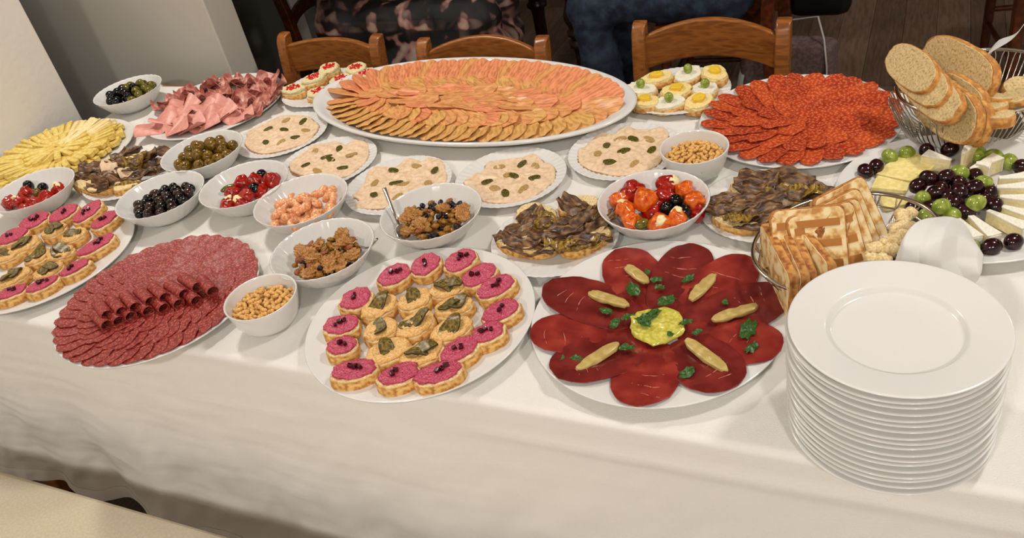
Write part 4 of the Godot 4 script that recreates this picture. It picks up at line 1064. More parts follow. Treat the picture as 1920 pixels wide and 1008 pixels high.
	# spoons
	var spoon := func(a: Vector3, b: Vector3, lab: String):
		var o := thing("spoon", lab, "spoon", tf(a))
		var d := b - a
		var pth := []
		var rad := []
		for i in 12:
			var u := i / 11.0
			pth.append(d * u + Vector3(0, -0.010 * sin(u * PI), 0))
			rad.append(0.0026 + 0.0016 * u * u)
		part(o, "handle", tidy(tube(pth, rad, 10, true, 0.5)), M.steel)
		part(o, "spoon_bowl", tidy(bent(slab(oval(0.021, 0.0135, 22, 0.0), 0.002, 0.0008, 5), func(p: Vector3): return p + Vector3(0, (p.x * p.x + p.z * p.z) * 14.0, 0))), M.steel, tf(Vector3(-d.x, 0, -d.z).normalized() * 0.018, atan2(-d.z, d.x), 0, 0.3))
	spoon.call(Vector3(-0.8811, 0.78, -1.1316), Vector3(-0.9214, 0.848, -1.1713), "steel spoon standing in the nut and raisin bowl, handle leaning left")
	spoon.call(Vector3(-0.9312, 0.79, -1.0556), Vector3(-0.8756, 0.818, -1.0459), "steel spoon in the walnut bowl, its handle over the right rim")

func canapes_back() -> void:
	var rc: Array = [Vector3(-1.5476, 0.784, -1.7183), Vector3(-1.5062, 0.794, -1.7635), Vector3(-1.4952, 0.794, -1.8263), Vector3(-1.4498, 0.78, -1.7003), Vector3(-1.4234, 0.786, -1.7722), Vector3(-1.4029, 0.794, -1.8258), Vector3(-1.3651, 0.786, -1.8092)]
	var rw := ["at the far left", "second from the left", "at the back centre", "at the front", "by the salmon", "at the back right", "at the far right"]
	for i in rc.size():
		var p: Vector3 = rc[i]
		var o := thing("red_topped_canape", "pale cream canape with red pepper bits, %s of the back left plate" % rw[i], "canape", tf(Vector3(p.x, T + 0.0095 + maxf(0.0, p.y - T - 0.034), p.z), i * 1.1), "red topped canapes")
		bread(o, 0.076, 0.062, 0.018, i + 60, "pale_crumb", "crust")
		part(o, "cream_cheese", tidy(rough(moved(slab(oval(0.0355, 0.0290, 22, 0.12, i), 0.010, 0.004, 4), tf(Vector3(0, 0.0165, 0))), 0.003, 100.0, i)), M.pale_crumb)
		var bits := []
		for j in 15:
			var a := j * 2.4
			var r := 0.0185 * sqrt(j / 15.0)
			bits.append(moved(box(0.0072, 0.0052, 0.0062, 0.0012), tf(Vector3(cos(a) * r, 0.0272 + 0.0015 * sin(j * 3.0), sin(a) * r), a, sin(j * 2.0), 0.4)))
		part(o, "red_pepper_bits", tidy(cat(bits)), M.roe)
	var gc: Array = [Vector3(-0.5416, 0.79, -1.7822), Vector3(-0.4761, 0.79, -1.8029), Vector3(-0.4171, 0.79, -1.8069), Vector3(-0.5694, 0.784, -1.7373), Vector3(-0.4865, 0.784, -1.7307), Vector3(-0.4242, 0.784, -1.7395), Vector3(-0.5436, 0.78, -1.6831), Vector3(-0.4888, 0.78, -1.6809), Vector3(-0.4257, 0.78, -1.6901)]
	var gw := ["at the back left", "at the back centre", "at the back right", "at the middle left", "in the centre", "at the middle right", "at the front left", "at the front centre", "at the front right"]
	for i in gc.size():
		var grape := i in [1, 3, 5, 7]
		var p: Vector3 = gc[i]
		var o := thing("cheese_canape", ("white cheese canape topped with a green grape, %s of its plate" if grape else "yellow cheese canape topped with a pineapple piece, %s of its plate") % gw[i], "canape", tf(Vector3(p.x, T + 0.0095 + (p.y - T - 0.03), p.z), i * 0.9 + 0.3, 0.08 * sin(i), 0.08), "cheese canapes")
		bread(o, 0.076, 0.058, 0.017, i + 80, "pale_crumb", "crust")
		part(o, "cheese_spread", tidy(rough(moved(slab(oval(0.0355, 0.0270, 22, 0.12, i), 0.007, 0.0025, 4), tf(Vector3(0, 0.0145, 0))), 0.0022, 110.0, i)), M.white_cream if grape else M.yellow_cream)
		if grape:
			part(o, "green_grape", tidy(blob(0.0105, 0.0118, 0.0105)), M.green_grape, tf(Vector3(0.002, 0.0300, 0)))
		else:
			part(o, "pineapple_piece", tidy(rough(slab(oval(0.0155, 0.0125, 14, 0.2, i), 0.009, 0.002, 2), 0.002, 140.0, i)), M.pineapple, tf(Vector3(0, 0.0205, 0)))

func cheese_platter() -> void:
	var darks: Array = [Vector3(0.0318, 0.777, -1.5074), Vector3(0.0696, 0.777, -1.5151), Vector3(-0.0651, 0.777, -1.4267), Vector3(-0.0486, 0.777, -1.4449), Vector3(0.0366, 0.8, -1.3758), Vector3(0.0639, 0.802, -1.3779), Vector3(0.022, 0.79, -1.3656), Vector3(0.0499, 0.795, -1.3391), Vector3(0.0838, 0.8, -1.3375), Vector3(0.0683, 0.792, -1.3326), Vector3(0.1058, 0.795, -1.3608), Vector3(0.1077, 0.79, -1.4053), Vector3(0.1296, 0.785, -1.3605), Vector3(0.0788, 0.79, -1.3187), Vector3(0.0185, 0.78, -1.3115), Vector3(0.0415, 0.785, -1.3066), Vector3(0.0946, 0.784, -1.3042), Vector3(0.1373, 0.78, -1.3329), Vector3(0.1311, 0.777, -1.2214), Vector3(0.1616, 0.777, -1.2393), Vector3(0.1814, 0.777, -1.4629), Vector3(0.0828, 0.795, -1.3719), Vector3(0.1252, 0.782, -1.3833), Vector3(0.1223, 0.782, -1.341), Vector3(0.0575, 0.792, -1.3579)]
	var greens: Array = [Vector3(-0.0285, 0.777, -1.4812), Vector3(-0.0005, 0.777, -1.4957), Vector3(0.115, 0.777, -1.4984), Vector3(0.1391, 0.777, -1.4943), Vector3(0.1625, 0.777, -1.4786), Vector3(0.0833, 0.8, -1.3967), Vector3(0.0301, 0.79, -1.3263), Vector3(0.0585, 0.795, -1.2986), Vector3(0.1077, 0.798, -1.3098), Vector3(0.0399, 0.78, -1.291), Vector3(0.075, 0.782, -1.2949), Vector3(0.1029, 0.777, -1.2174), Vector3(0.1189, 0.792, -1.3802)]
	var gm := tidy(blob(0.0165, 0.0135, 0.0135, 0.04, 1.0, 0.0, 16, 10))
	var rim_at := {"dark": ["left of the two at the back", "right of the two at the back", "leftmost of all at the rim", "second from the left at the rim", "left of the two at the front", "right of the two at the front", "at the right edge behind the wedges"],
		"green": ["leftmost of the two at the back left", "right of the two at the back left", "left of the three at the back right", "middle of the three at the back right", "right of the three at the back right", "at the front by the napkin"]}
	for pair in [[darks, "dark"], [greens, "green"]]:
		var seen := 0
		for i in pair[0].size():
			var p: Vector3 = pair[0][i]
			var rim: bool = p.y < T + 0.0275
			var o := single("%s_grape" % pair[1], gm, M["%s_grape" % pair[1]], tf(p - Vector3(0, 0.0, 0), rng.randf() * TAU, rng.randf_range(-0.4, 0.4), rng.randf_range(-0.4, 0.4)), "%s grape in the heap at the middle of the cheese platter" % ("dark red" if pair[1] == "dark" else "green") if not rim else "%s grape on the cheese platter, %s" % ["dark red" if pair[1] == "dark" else "green", rim_at[pair[1]][seen]], "grape", "%s grapes, %s" % [pair[1], "rim" if rim else "heap"])
			if rim: seen += 1
			if i % 4 == 1:
				part(o, "stem_scar", tidy(blob(0.0012, 0.0012, 0.0012, 0.0, 1.0, 0.0, 6, 5)), M.olive_inside, tf(Vector3(0.0143, 0, 0)))
	# a stalk under the heap
	single("grape_stalk", tidy(cat([tube([Vector3(0.031, 0.77, -1.3518), Vector3(0.0746, 0.778, -1.3549), Vector3(0.1215, 0.77, -1.3724)], 0.0016, 6), tube([Vector3(0.0746, 0.778, -1.3549), Vector3(0.0789, 0.78, -1.4065)], 0.0012, 6), tube([Vector3(0.0746, 0.778, -1.3549), Vector3(0.0627, 0.774, -1.3231)], 0.0012, 6)])), M.green_olive, Transform3D(), "thin green grape stalk in the heap of grapes", "stalk")
	var ys: Array = [[-0.0131, -1.3482, 0.3042, 0.0419], [-0.0205, -1.3988, -0.2003, 0.0576], [-0.0107, -1.4345, -0.4056, 0.0612], [0.0043, -1.4581, -0.5781, 0.0626], [0.0243, -1.4716, -0.6137, 0.0512]]
	for i in ys.size():
		var l: Array = ys[i]
		var w: Array = [Vector2(-0.5, -0.40), Vector2(0.5, -0.28), Vector2(0.5, 0.28), Vector2(-0.5, 0.46)]
		var o := []
		for p: Vector2 in w:
			o.append(Vector2(p.x * l[3], p.y * 0.046))
		var oo := []
		for j in 4:
			for u in 4:
				oo.append((o[j] as Vector2).lerp(o[(j + 1) % 4], u / 4.0))
		single("yellow_cheese_slice", tidy(rough(slab(oo, 0.0075, 0.001, 2), 0.0008, 60.0, i)), M.yellow_cheese, tf(Vector3(l[0], T + 0.0125 + 0.0012 * i, l[1]), l[2], 0.03, -0.03), "flat pale yellow cheese slice left of the grapes, %s from the front" % ORD[i], "cheese slice", "yellow cheese slices")
	var wedge := func(l: Array, hgt: float, lab: String, nm: String, lift := 0.0, roll := 0.0):
		var L: float = l[3]
		var o := thing(nm, lab, "cheese", tf(Vector3(l[0], T + 0.0125 + lift, l[1]), l[2], roll, 0.03))
		var a: Array = []
		var tri := [Vector2(-L / 2, -0.003), Vector2(L / 2, -0.011), Vector2(L / 2, 0.011), Vector2(-L / 2, 0.003)]
		for j in 4:
			for u in 3: a.append((tri[j] as Vector2).lerp(tri[(j + 1) % 4], u / 3.0))
		part(o, "paste", tidy(rough(slab(a, hgt, 0.0015, 1), 0.001, 60.0, L * 900.0)), M.brie_paste)
		part(o, "white_rind", tidy(rough(slab(a.map(func(p): return p * Vector2(1.01, 1.06)), 0.0034, 0.0012, 1, hgt - 0.0008), 0.0008, 80.0)), M.rind)
		part(o, "outer_rind", tidy(box(0.003, hgt * 0.98, 0.0225, 0.001)), M.rind, tf(Vector3(L / 2, hgt * 0.5, 0)))
	var bs: Array = [[0.1685, -1.4192, 0.2634, 0.0487], [0.1657, -1.3887, 0.175, 0.0508], [0.1677, -1.3547, -0.026, 0.0452], [0.1675, -1.3166, -0.4467, 0.0457], [0.154, -1.2908, -0.6593, 0.0679], [0.1166, -1.2706, -1.0035, 0.071], [0.0943, -1.2617, -1.0869, 0.0659]]
	for i in bs.size():
		wedge.call(bs[i], 0.021, "narrow white-rinded cheese wedge right of the grapes, %s from the back" % ORD[i], "soft_cheese_wedge")
	var bk: Array = [[0.0493, -1.4673, 2.6882, 0.0466], [0.0978, -1.4848, 1.2783, 0.0605], [0.1237, -1.4531, 0.8008, 0.0611], [0.1208, -1.4413, -0.1806, 0.0213]]
	for i in bk.size():
		wedge.call(bk[i], [0.026, 0.042, 0.026, 0.03][i], "cheese wedge %s behind the heap of grapes" % ["at the left", "standing tall with white rind", "at the right", "lying low"][i], "soft_cheese_wedge")

func standing(called: String, o: Array, l: Array, ytop: float, lean: float, th: float, face: String, edge: String, label: String, cat_: String, grp: String, hgt: float, grill := false) -> void:
	# a slice standing in a basket: its top edge runs along l at height ytop, its foot swings out by lean
	var x := Vector3(cos(l[2]), 0, -sin(l[2]))
	var side := Vector3(-x.z, 0, x.x)
	var down := (Vector3.DOWN * cos(lean) + side * sin(lean)).normalized()
	var nrm := x.cross(down).normalized()
	var t := Transform3D(Basis(x, nrm, down), Vector3(l[0], T + ytop, l[1]) + down * hgt / 2)
	var n := thing(called, label, cat_, t, grp)
	var inn := o.map(func(p): return p * 0.955)
	part(n, "bread", tidy(rough(moved(slab(inn, th, 0.0014, 3), tf(Vector3(0, -th / 2, 0))), 0.001, 70.0, l[0] * 99.0)), M[face])
	part(n, "crust", tidy(rough(moved(slab(o, th * 0.9, 0.003, 1), tf(Vector3(0, -th * 0.45, 0))), 0.0012, 60.0, l[0] * 77.0)), M[edge])
	if grill:
		for s in [-1.0, 1.0]:
			for j in 3:
				part(n, "grill_mark", tidy(box(hgt * 0.80, 0.0024, hgt * 0.10, 0.0008)), M.grill_brown, tf(Vector3(0, s * (th / 2 - 0.0001), (j - 1) * hgt * 0.27)))

func baskets() -> void:
	# oval polished basket of toast
	var c := Vector3(-0.072, T, -1.150)
	var o := thing("toast_basket", "polished oval metal basket of toast behind the plate stack", "basket", tf(c, -2.32))
	var ax := 0.150
	var az := 0.122
	var el := func(k: float, y: float, n := 64):
		var r := []
		for i in n:
			var a := TAU * i / n
			r.append(Vector3(cos(a) * ax * k, y, sin(a) * az * k))
		return r
	part(o, "rim", tidy(loop_tube(el.call(1.0, 0.07), 0.0032, 10), false), M.steel)
	part(o, "lower_band", tidy(loop_tube(el.call(0.93, 0.052), 0.0018, 8), false), M.steel)
	part(o, "base_ring", tidy(loop_tube(el.call(0.62, 0.004), 0.003, 8), false), M.steel)
	part(o, "bottom", tidy(slab(el.call(0.63, 0.0).map(func(p): return Vector2(p.x, p.z)), 0.002, 0.0006, 1, 0.004)), M.steel)
	for i in 48:
		var a := TAU * i / 48
		var q := []
		for j in 6:
			var u := j / 5.0
			var k := lerpf(0.62, 1.0, pow(u, 0.6))
			var aa := a + 0.10 * u * (1 if i % 2 else -1)
			q.append(Vector3(cos(aa) * ax * k, 0.004 + 0.066 * u, sin(aa) * az * k))
		part(o, "wire", tidy(tube(q, 0.0014, 6)), M.steel)
	var tt: Array = [[-0.1626, -1.0798, -1.1249, 0.1558], [-0.1605, -1.1091, -1.1408, 0.122], [-0.1416, -1.0825, -1.1801, 0.1465], [-0.1233, -1.0733, -1.2024, 0.1104], [-0.1148, -1.1053, -1.0359, 0.1401]]
	for i in tt.size():
		var h := 0.088
		standing("toast_slice", rect(tt[i][3] / 2 * [1.0, 0.9, 1.0, 0.9, 1.0][i], h / 2, 0.012), tt[i], 0.098 - 0.004 * (i % 2), 0.05 + 0.05 * i, 0.0150, "toast_face", "toast_crust", "toasted bread slice standing edge-on in the toast basket, %s from the left" % ORD[i], "toast", "toast slices", h)
	var t6: Array = [[[-0.1338, -1.1502, 0.3062, 0.0576]][0], [[-0.1176, -1.1593, 0.5867, 0.0711]][0], [[-0.1074, -1.1743, 0.7617, 0.0918]][0], [[-0.1051, -1.208, 0.874, 0.1044]][0], [[-0.1006, -1.2505, 0.8932, 0.1191]][0]]
	for i in t6.size():
		var h := 0.116
		standing("toast_slice", rect(0.056, h / 2, 0.012), t6[i], [0.128, 0.120, 0.112, 0.106, 0.102][i], 0.60, 0.0145, "toast_face", "toast_crust", "square toast slice leaning in the toast basket, %s in its row from the front" % ORD[i], "toast", "leaning toast slices", h, i < 2)
	var kb: Array = [[-0.02, -1.1354, 0.0697, 0.0419], [-0.0256, -1.1007, -0.0316, 0.032], [-0.0107, -1.1563, 0.3483, 0.0288], [0.001, -1.1828, 1.1301, 0.0517], [0.0079, -1.1744, 1.063, 0.0459], [0.0063, -1.2218, 1.2411, 0.0359]]
	for i in kb.size():
		var l: Array = kb[i]
		var pth := []
		var rad := []
		for j in 15:
			var u := j / 14.0
			pth.append(Vector3((u - 0.5) * l[3], 0.004 * sin(u * 9.0 + i), 0.003 * cos(u * 8.0)))
			rad.append(0.0105 * (1.0 + 0.22 * sin(u * 26.0 + i)) * (0.45 if j in [0, 14] else 1.0))
		single("bread_twist", tidy(rough(tube(pth, rad, 12), 0.002, 80.0, i)), M.crumb, tf(Vector3(l[0], T + 0.068 + 0.006 * (i % 2), l[1]), l[2], 0, 0.05), "knobbly pale bread twist in the toast basket, %s of six from the front" % ORD[i], "bread twist", "bread twists")
	# the napkin tumbling over the basket's right side
	var nk := [Vector3(-0.0014, 0.82, -1.0995), Vector3(0.008, 0.855, -1.1376), Vector3(0.0276, 0.835, -1.2031), Vector3(0.0787, 0.8, -1.2446)]
	var nap := []
	var g0: Array = [Vector3(-0.0035, 0.805, -1.0869), Vector3(0.0045, 0.855, -1.1063), Vector3(0.0206, 0.86, -1.1489), Vector3(0.0422, 0.83, -1.2096)]
	var g1: Array = [Vector3(0.0347, 0.8, -1.0867), Vector3(0.0372, 0.85, -1.0852), Vector3(0.0483, 0.86, -1.1455), Vector3(0.0645, 0.825, -1.2226)]
	var g2: Array = [Vector3(0.0827, 0.77, -1.1262), Vector3(0.0782, 0.81, -1.132), Vector3(0.0786, 0.835, -1.1647), Vector3(0.0903, 0.81, -1.2303)]
	var g3: Array = [Vector3(0.109, 0.756, -1.1483), Vector3(0.1164, 0.772, -1.1683), Vector3(0.1184, 0.78, -1.1917), Vector3(0.1136, 0.762, -1.2293)]
	nap = [g0, g1, g2, g3]
	var pt := func(u: float, v: float) -> Vector3:
		var col := []
		for r in nap:
			var k := minf(v * 3.0, 2.999)
			var i0 := int(k)
			col.append((r[i0] as Vector3).cubic_interpolate(r[i0 + 1], r[maxi(i0 - 1, 0)], r[mini(i0 + 2, 3)], k - i0))
		var k2 := minf(u * 3.0, 2.999)
		var j0 := int(k2)
		return (col[j0] as Vector3).cubic_interpolate(col[j0 + 1], col[maxi(j0 - 1, 0)], col[mini(j0 + 2, 3)], k2 - j0)
	single("napkin", tidy(sheet(64, 48, func(u, v):
		var p: Vector3 = pt.call(u, v)
		return p + Vector3(0.1, 0.6, 0.75) * (0.016 * pingpong(u * 4.6 + v * 1.4 + 0.3 * sin(v * 5.0), 1.0) + 0.010 * pingpong(v * 3.6 - u * 2.0, 1.0) - 0.013), 0.0016)), M.napkin, Transform3D(), "crumpled white cloth napkin tumbling over the right side of the toast basket", "napkin")
	# oval wire basket of bread
	var c2 := Vector3(0.107, T, -1.641)
	var b := thing("bread_basket", "oval chrome wire basket of sliced bread at the back right", "basket", tf(c2, -2.34))
	ax = 0.180
	az = 0.118
	part(b, "rim", tidy(loop_tube(el.call(1.0, 0.10), 0.0036, 10), false), M.steel)
	part(b, "lower_ring", tidy(loop_tube(el.call(0.66, 0.012), 0.0022, 8), false), M.steel)
	part(b, "base_ring", tidy(loop_tube(el.call(0.60, 0.0035), 0.0035, 8), false), M.steel)
	part(b, "bottom", tidy(slab(el.call(0.62, 0.0).map(func(p): return Vector2(p.x, p.z)), 0.002, 0.0006, 1, 0.008)), M.steel)
	for i in 40:
		var a := TAU * i / 40
		var da := 0.042
		var q := []
		for j in 15:      # a narrow hairpin of wire, closed at the top
			var u := j / 14.0
			var up := 1.0 - absf(u * 2.0 - 1.0)
			up = pow(sin(up * PI / 2), 1.0)
			var k := lerpf(0.60, 0.985, pow(up, 0.55))
			var aa := a + da * clampf((u - 0.5) * 6.0, -1.0, 1.0)
			q.append(Vector3(cos(aa) * ax * k, 0.006 + 0.088 * up, sin(aa) * az * k))
		part(b, "wire_loop", tidy(tube(q, 0.0013, 6)), M.steel)
	var big: Array = [[0.1035, -1.6388, -0.9582, 0.199], [0.0867, -1.5429, -1.0152, 0.219], [0.1033, -1.5669, -0.9325, 0.1437], [0.1148, -1.5454, -1.066, 0.1562]]
	var br: Array = [[0.0113, -1.5985, -1.0576, 0.2155], [0.0303, -1.5694, -1.0316, 0.1936], [0.0522, -1.536, -1.044, 0.1565]]
	var bw := ["tallest, with its round end up at the back", "second from the back", "third from the back", "fourth from the back"]
	var top := [0.172, 0.140, 0.140, 0.128]
	for i in big.size():
		standing("bread_slice", oval(minf(big[i][3], 0.2) / 2, 0.046, 34, 0.03, i, 2.7), [big[i][0] - 0.02, big[i][1], big[i][2], 0.0], top[i], 0.35 - 0.03 * i, 0.019, "wheat_crumb", "wheat_crust", "bread slice in the chrome basket, " + bw[i], "bread slice", "bread slices", 0.088)
	for i in br.size():
		standing("bread_slice", oval(minf(br[i][3], 0.16) / 2, 0.034, 34, 0.03, i + 7, 2.6), br[i], 0.176 - 0.012 * i, 0.62, 0.017, "wheat_crumb", "wheat_crust", "bread slice leaning at the left end of the chrome basket, %s from the left" % ORD[i], "bread slice", "leaning bread slices", 0.066)
	var pc: Array = [[0.0791, -1.5468, -0.7366, 0.0628], [0.0973, -1.5791, -0.8491, 0.0519], [0.1279, -1.5628, -0.6961, 0.066], [0.1267, -1.5315, -0.6365, 0.0455], [0.168, -1.61, 0.7374, 0.0303], [0.1686, -1.5683, 0.8388, 0.0331], [0.1386, -1.4948, -0.2193, 0.0349]]
	for i in pc.size():
		var q := thing("bread_piece", "short chunk of bread in the chrome basket, %s from the left" % ORD[i], "bread", tf(Vector3(pc[i][0], T + 0.088, pc[i][1]), pc[i][2], 0.35 * sin(i * 2.0), 0.15), "bread chunks")
		bread(q, maxf(pc[i][3], 0.05), 0.05, 0.022, i + 100, "wheat_crumb", "wheat_crust", 2.8)
	single("napkin", tidy(sheet(14, 14, func(u, v): return Vector3((u - 0.5) * 0.13, 0.004 * sin(u * 8.0 + v * 5.0) + 0.012 * u, (v - 0.5) * 0.10), 0.001)), M.napkin, tf(Vector3(0.1219, 0.858, -1.7147), 0.4, -0.7, 0.5), "corner of a white paper napkin behind the tallest slice in the chrome basket", "napkin")

func foods() -> void:
	food_materials()
	mat("napkin", Color(0.88, 0.875, 0.86), 0.9)
	beet_platters()
	veal_plates()
	slices()
	ham_and_cheese()
	toasts_veg()
	bowls_food()
	canapes_back()
	cheese_platter()
	baskets()

# ---------------------------------------------------------------- the room behind the buffet
func net(bones: Array, k: float, cell: float) -> Array:     # bones: [a, b, radius at a, radius at b]; smooth union, meshed as surface nets
	var lo := Vector3.ONE * 99.0
	var hi := -lo
	for b in bones:
		var r := Vector3.ONE * (maxf(b[2], b[3]) + cell * 2.0)
		lo = lo.min(b[0] - r).min(b[1] - r)
		hi = hi.max(b[0] + r).max(b[1] + r)
	var nx := int((hi.x - lo.x) / cell) + 2
	var ny := int((hi.y - lo.y) / cell) + 2
	var nz_ := int((hi.z - lo.z) / cell) + 2
	var f := PackedFloat32Array()
	f.resize(nx * ny * nz_)
	f.fill(1.0)
	for b in bones:
		var a: Vector3 = b[0]
		var ab: Vector3 = b[1] - a
		var l2 := maxf(ab.length_squared(), 1e-9)
		var r := Vector3.ONE * (maxf(b[2], b[3]) + k + cell * 2.0)
		var i0 := Vector3i(((a.min(b[1]) - r - lo) / cell).floor()).clamp(Vector3i.ZERO, Vector3i(nx, ny, nz_))
		var i1 := Vector3i(((a.max(b[1]) + r - lo) / cell).ceil() + Vector3.ONE).clamp(Vector3i.ZERO, Vector3i(nx, ny, nz_))
		for z in range(i0.z, i1.z):
			for y in range(i0.y, i1.y):
				var o := (z * ny + y) * nx
				for x in range(i0.x, i1.x):
					var p := lo + Vector3(x, y, z) * cell
					var t := clampf((p - a).dot(ab) / l2, 0.0, 1.0)
					var d: float = p.distance_to(a + ab * t) - lerpf(b[2], b[3], t)
					var q := f[o + x]
					var h := maxf(k - absf(q - d), 0.0) / k
					f[o + x] = minf(q, d) - h * h * k * 0.25
	var v := PackedVector3Array()
	var ix := PackedInt32Array()
	var at := PackedInt32Array()
	at.resize(f.size())
	at.fill(-1)
	var st := [0, 1, nx, nx + 1, nx * ny, nx * ny + 1, nx * ny + nx, nx * ny + nx + 1]
	var es := [[0, 1], [2, 3], [4, 5], [6, 7], [0, 2], [1, 3], [4, 6], [5, 7], [0, 4], [1, 5], [2, 6], [3, 7]]
	for z in nz_ - 1:
		for y in ny - 1:
			for x in nx - 1:
				var o := (z * ny + y) * nx + x
				if f[o] > 0.2: continue
				var m := 0
				for c in 8:
					if f[o + st[c]] < 0.0: m += 1
				if m == 0 or m == 8: continue
				var s := Vector3.ZERO
				var n := 0
				for e in es:
					var fa := f[o + st[e[0]]]
					var fb := f[o + st[e[1]]]
					if (fa < 0.0) != (fb < 0.0):
						var t := fa / (fa - fb)
						var ca := Vector3(e[0] & 1, (e[0] >> 1) & 1, e[0] >> 2)
						var cb := Vector3(e[1] & 1, (e[1] >> 1) & 1, e[1] >> 2)
						s += ca.lerp(cb, t)
						n += 1
				at[o] = v.size()
				v.append(lo + (Vector3(x, y, z) + s / n) * cell)
	var dirs := [[1, nx, nx * ny], [nx, nx * ny, 1], [nx * ny, 1, nx]]
	for z in range(1, nz_ - 1):
		for y in range(1, ny - 1):
			for x in range(1, nx - 1):
				var o := (z * ny + y) * nx + x
				for d in dirs:
					if (f[o] < 0.0) == (f[o + d[0]] < 0.0): continue
					var q := [at[o], at[o - d[1]], at[o - d[1] - d[2]], at[o - d[2]]]
					if q.min() < 0: continue
					if f[o] < 0.0: ix.append_array(PackedInt32Array([q[0], q[1], q[2], q[0], q[2], q[3]]))
					else: ix.append_array(PackedInt32Array([q[0], q[2], q[1], q[0], q[3], q[2]]))
	return [v, ix]

func chair(t: Transform3D, wood: String, label: String, arch := 1.0) -> Node3D:     # stands at the middle of its back, facing its own +z
	var o := thing("wooden_chair", label, "chair", t, "wooden chairs")
	var m: Material = M[wood]
	part(o, "seat", tidy(bent(moved(slab(rect(0.205, 0.195, 0.03), 0.028, 0.008, 3), tf(Vector3(0, 0.445, 0.22))), func(p: Vector3): return p - Vector3(0, 0.006 * exp(-(p.x * p.x + pow(p.z - 0.2, 2.0)) * 40.0), 0) if p.y > 0.46 else p)), m)
	for s in [-1.0, 1.0]:
		var pth := [Vector3(s * 0.178, 0.0, -0.035), Vector3(s * 0.178, 0.25, 0.005), Vector3(s * 0.178, 0.45, 0.02), Vector3(s * 0.178, 0.62, 0.012), Vector3(s * 0.178, 0.76, -0.008), Vector3(s * 0.178, 0.800, -0.016), Vector3(s * 0.178, 0.815, -0.022), Vector3(s * 0.178, 0.820, -0.028)]
		var rs := []
		for i in pth.size():
			var kk: float = [1.0, 1.0, 1.05, 1.0, 1.0, 0.95, 0.75, 0.4][i]
			var ring := []
			for p: Vector2 in rect(0.0175, 0.021 * kk, 0.006): ring.append(pth[i] + Vector3(p.x, 0, p.y))
			rs.append(ring)
		part(o, "rear_post", tidy(rings(rs)), m)
		part(o, "front_leg", tidy(tube([Vector3(s * 0.17, 0, 0.375), Vector3(s * 0.17, 0.03, 0.375), Vector3(s * 0.17, 0.40, 0.375), Vector3(s * 0.17, 0.447, 0.375)], [0.013, 0.015, 0.019, 0.019], 14)), m)
		part(o, "side_stretcher", tidy(tube([Vector3(s * 0.175, 0.20, 0.0), Vector3(s * 0.172, 0.19, 0.375)], 0.010, 10)), m)
		part(o, "side_rail", tidy(box(0.02, 0.055, 0.35, 0.003)), m, tf(Vector3(s * 0.172, 0.418, 0.2)))
	part(o, "front_rail", tidy(box(0.33, 0.055, 0.02, 0.003)), m, tf(Vector3(0, 0.418, 0.372)))
	part(o, "front_stretcher", tidy(tube([Vector3(-0.17, 0.24, 0.375), Vector3(0.17, 0.24, 0.375)], 0.010, 10)), m)
	for c in [[0.745, 0.090, "crest_rail"], [0.575, 0.050, "middle_rail"]]:
		var rs := []
		for i in 21:
			var u := i / 10.0 - 1.0
			var bow := 1.0 - u * u
			var cen := Vector3(u * 0.163, c[0] + 0.026 * bow * arch, -0.004 - 0.032 * bow * signf(arch) - (c[0] - 0.7) * 0.12)
			var ring := []
			for p: Vector2 in rect(0.0095, c[1] / 2 * (1.0 + 0.10 * bow), 0.006): ring.append(cen + Vector3(0, p.y, p.x))
			rs.append(ring)
		part(o, c[2], tidy(rings(rs)), m)
	return o

func hand(o: Node3D, at: Vector3, fwd: Vector3, side: Vector3, mt: Material) -> void:     # lying palm down; fingers along fwd, thumb towards side
	var b := [[at - fwd * 0.02, at + fwd * 0.02, 0.022, 0.024]]
	for i in 4:
		var s := side * (0.026 - 0.0175 * i)
		b.append([at + fwd * 0.0 + s * 0.6, at + fwd * 0.078 + s, 0.012, 0.0105])
		var l: float = [0.034, 0.039, 0.036, 0.028][i]
		b.append([at + fwd * 0.078 + s, at + fwd * (0.078 + l) + s * 1.1 - Vector3(0, 0.003, 0), 0.0098, 0.009])
		b.append([at + fwd * (0.078 + l) + s * 1.1 - Vector3(0, 0.003, 0), at + fwd * (0.078 + l * 1.75) + s * 1.12 - Vector3(0, 0.012, 0), 0.0088, 0.0075])
	b.append([at + side * 0.02, at + side * 0.048 + fwd * 0.035, 0.014, 0.011])
	b.append([at + side * 0.048 + fwd * 0.035, at + side * 0.054 + fwd * 0.072 - Vector3(0, 0.006, 0), 0.0105, 0.0085])
	part(o, "hand", tidy(net(b, 0.006, 0.0045)), mt)

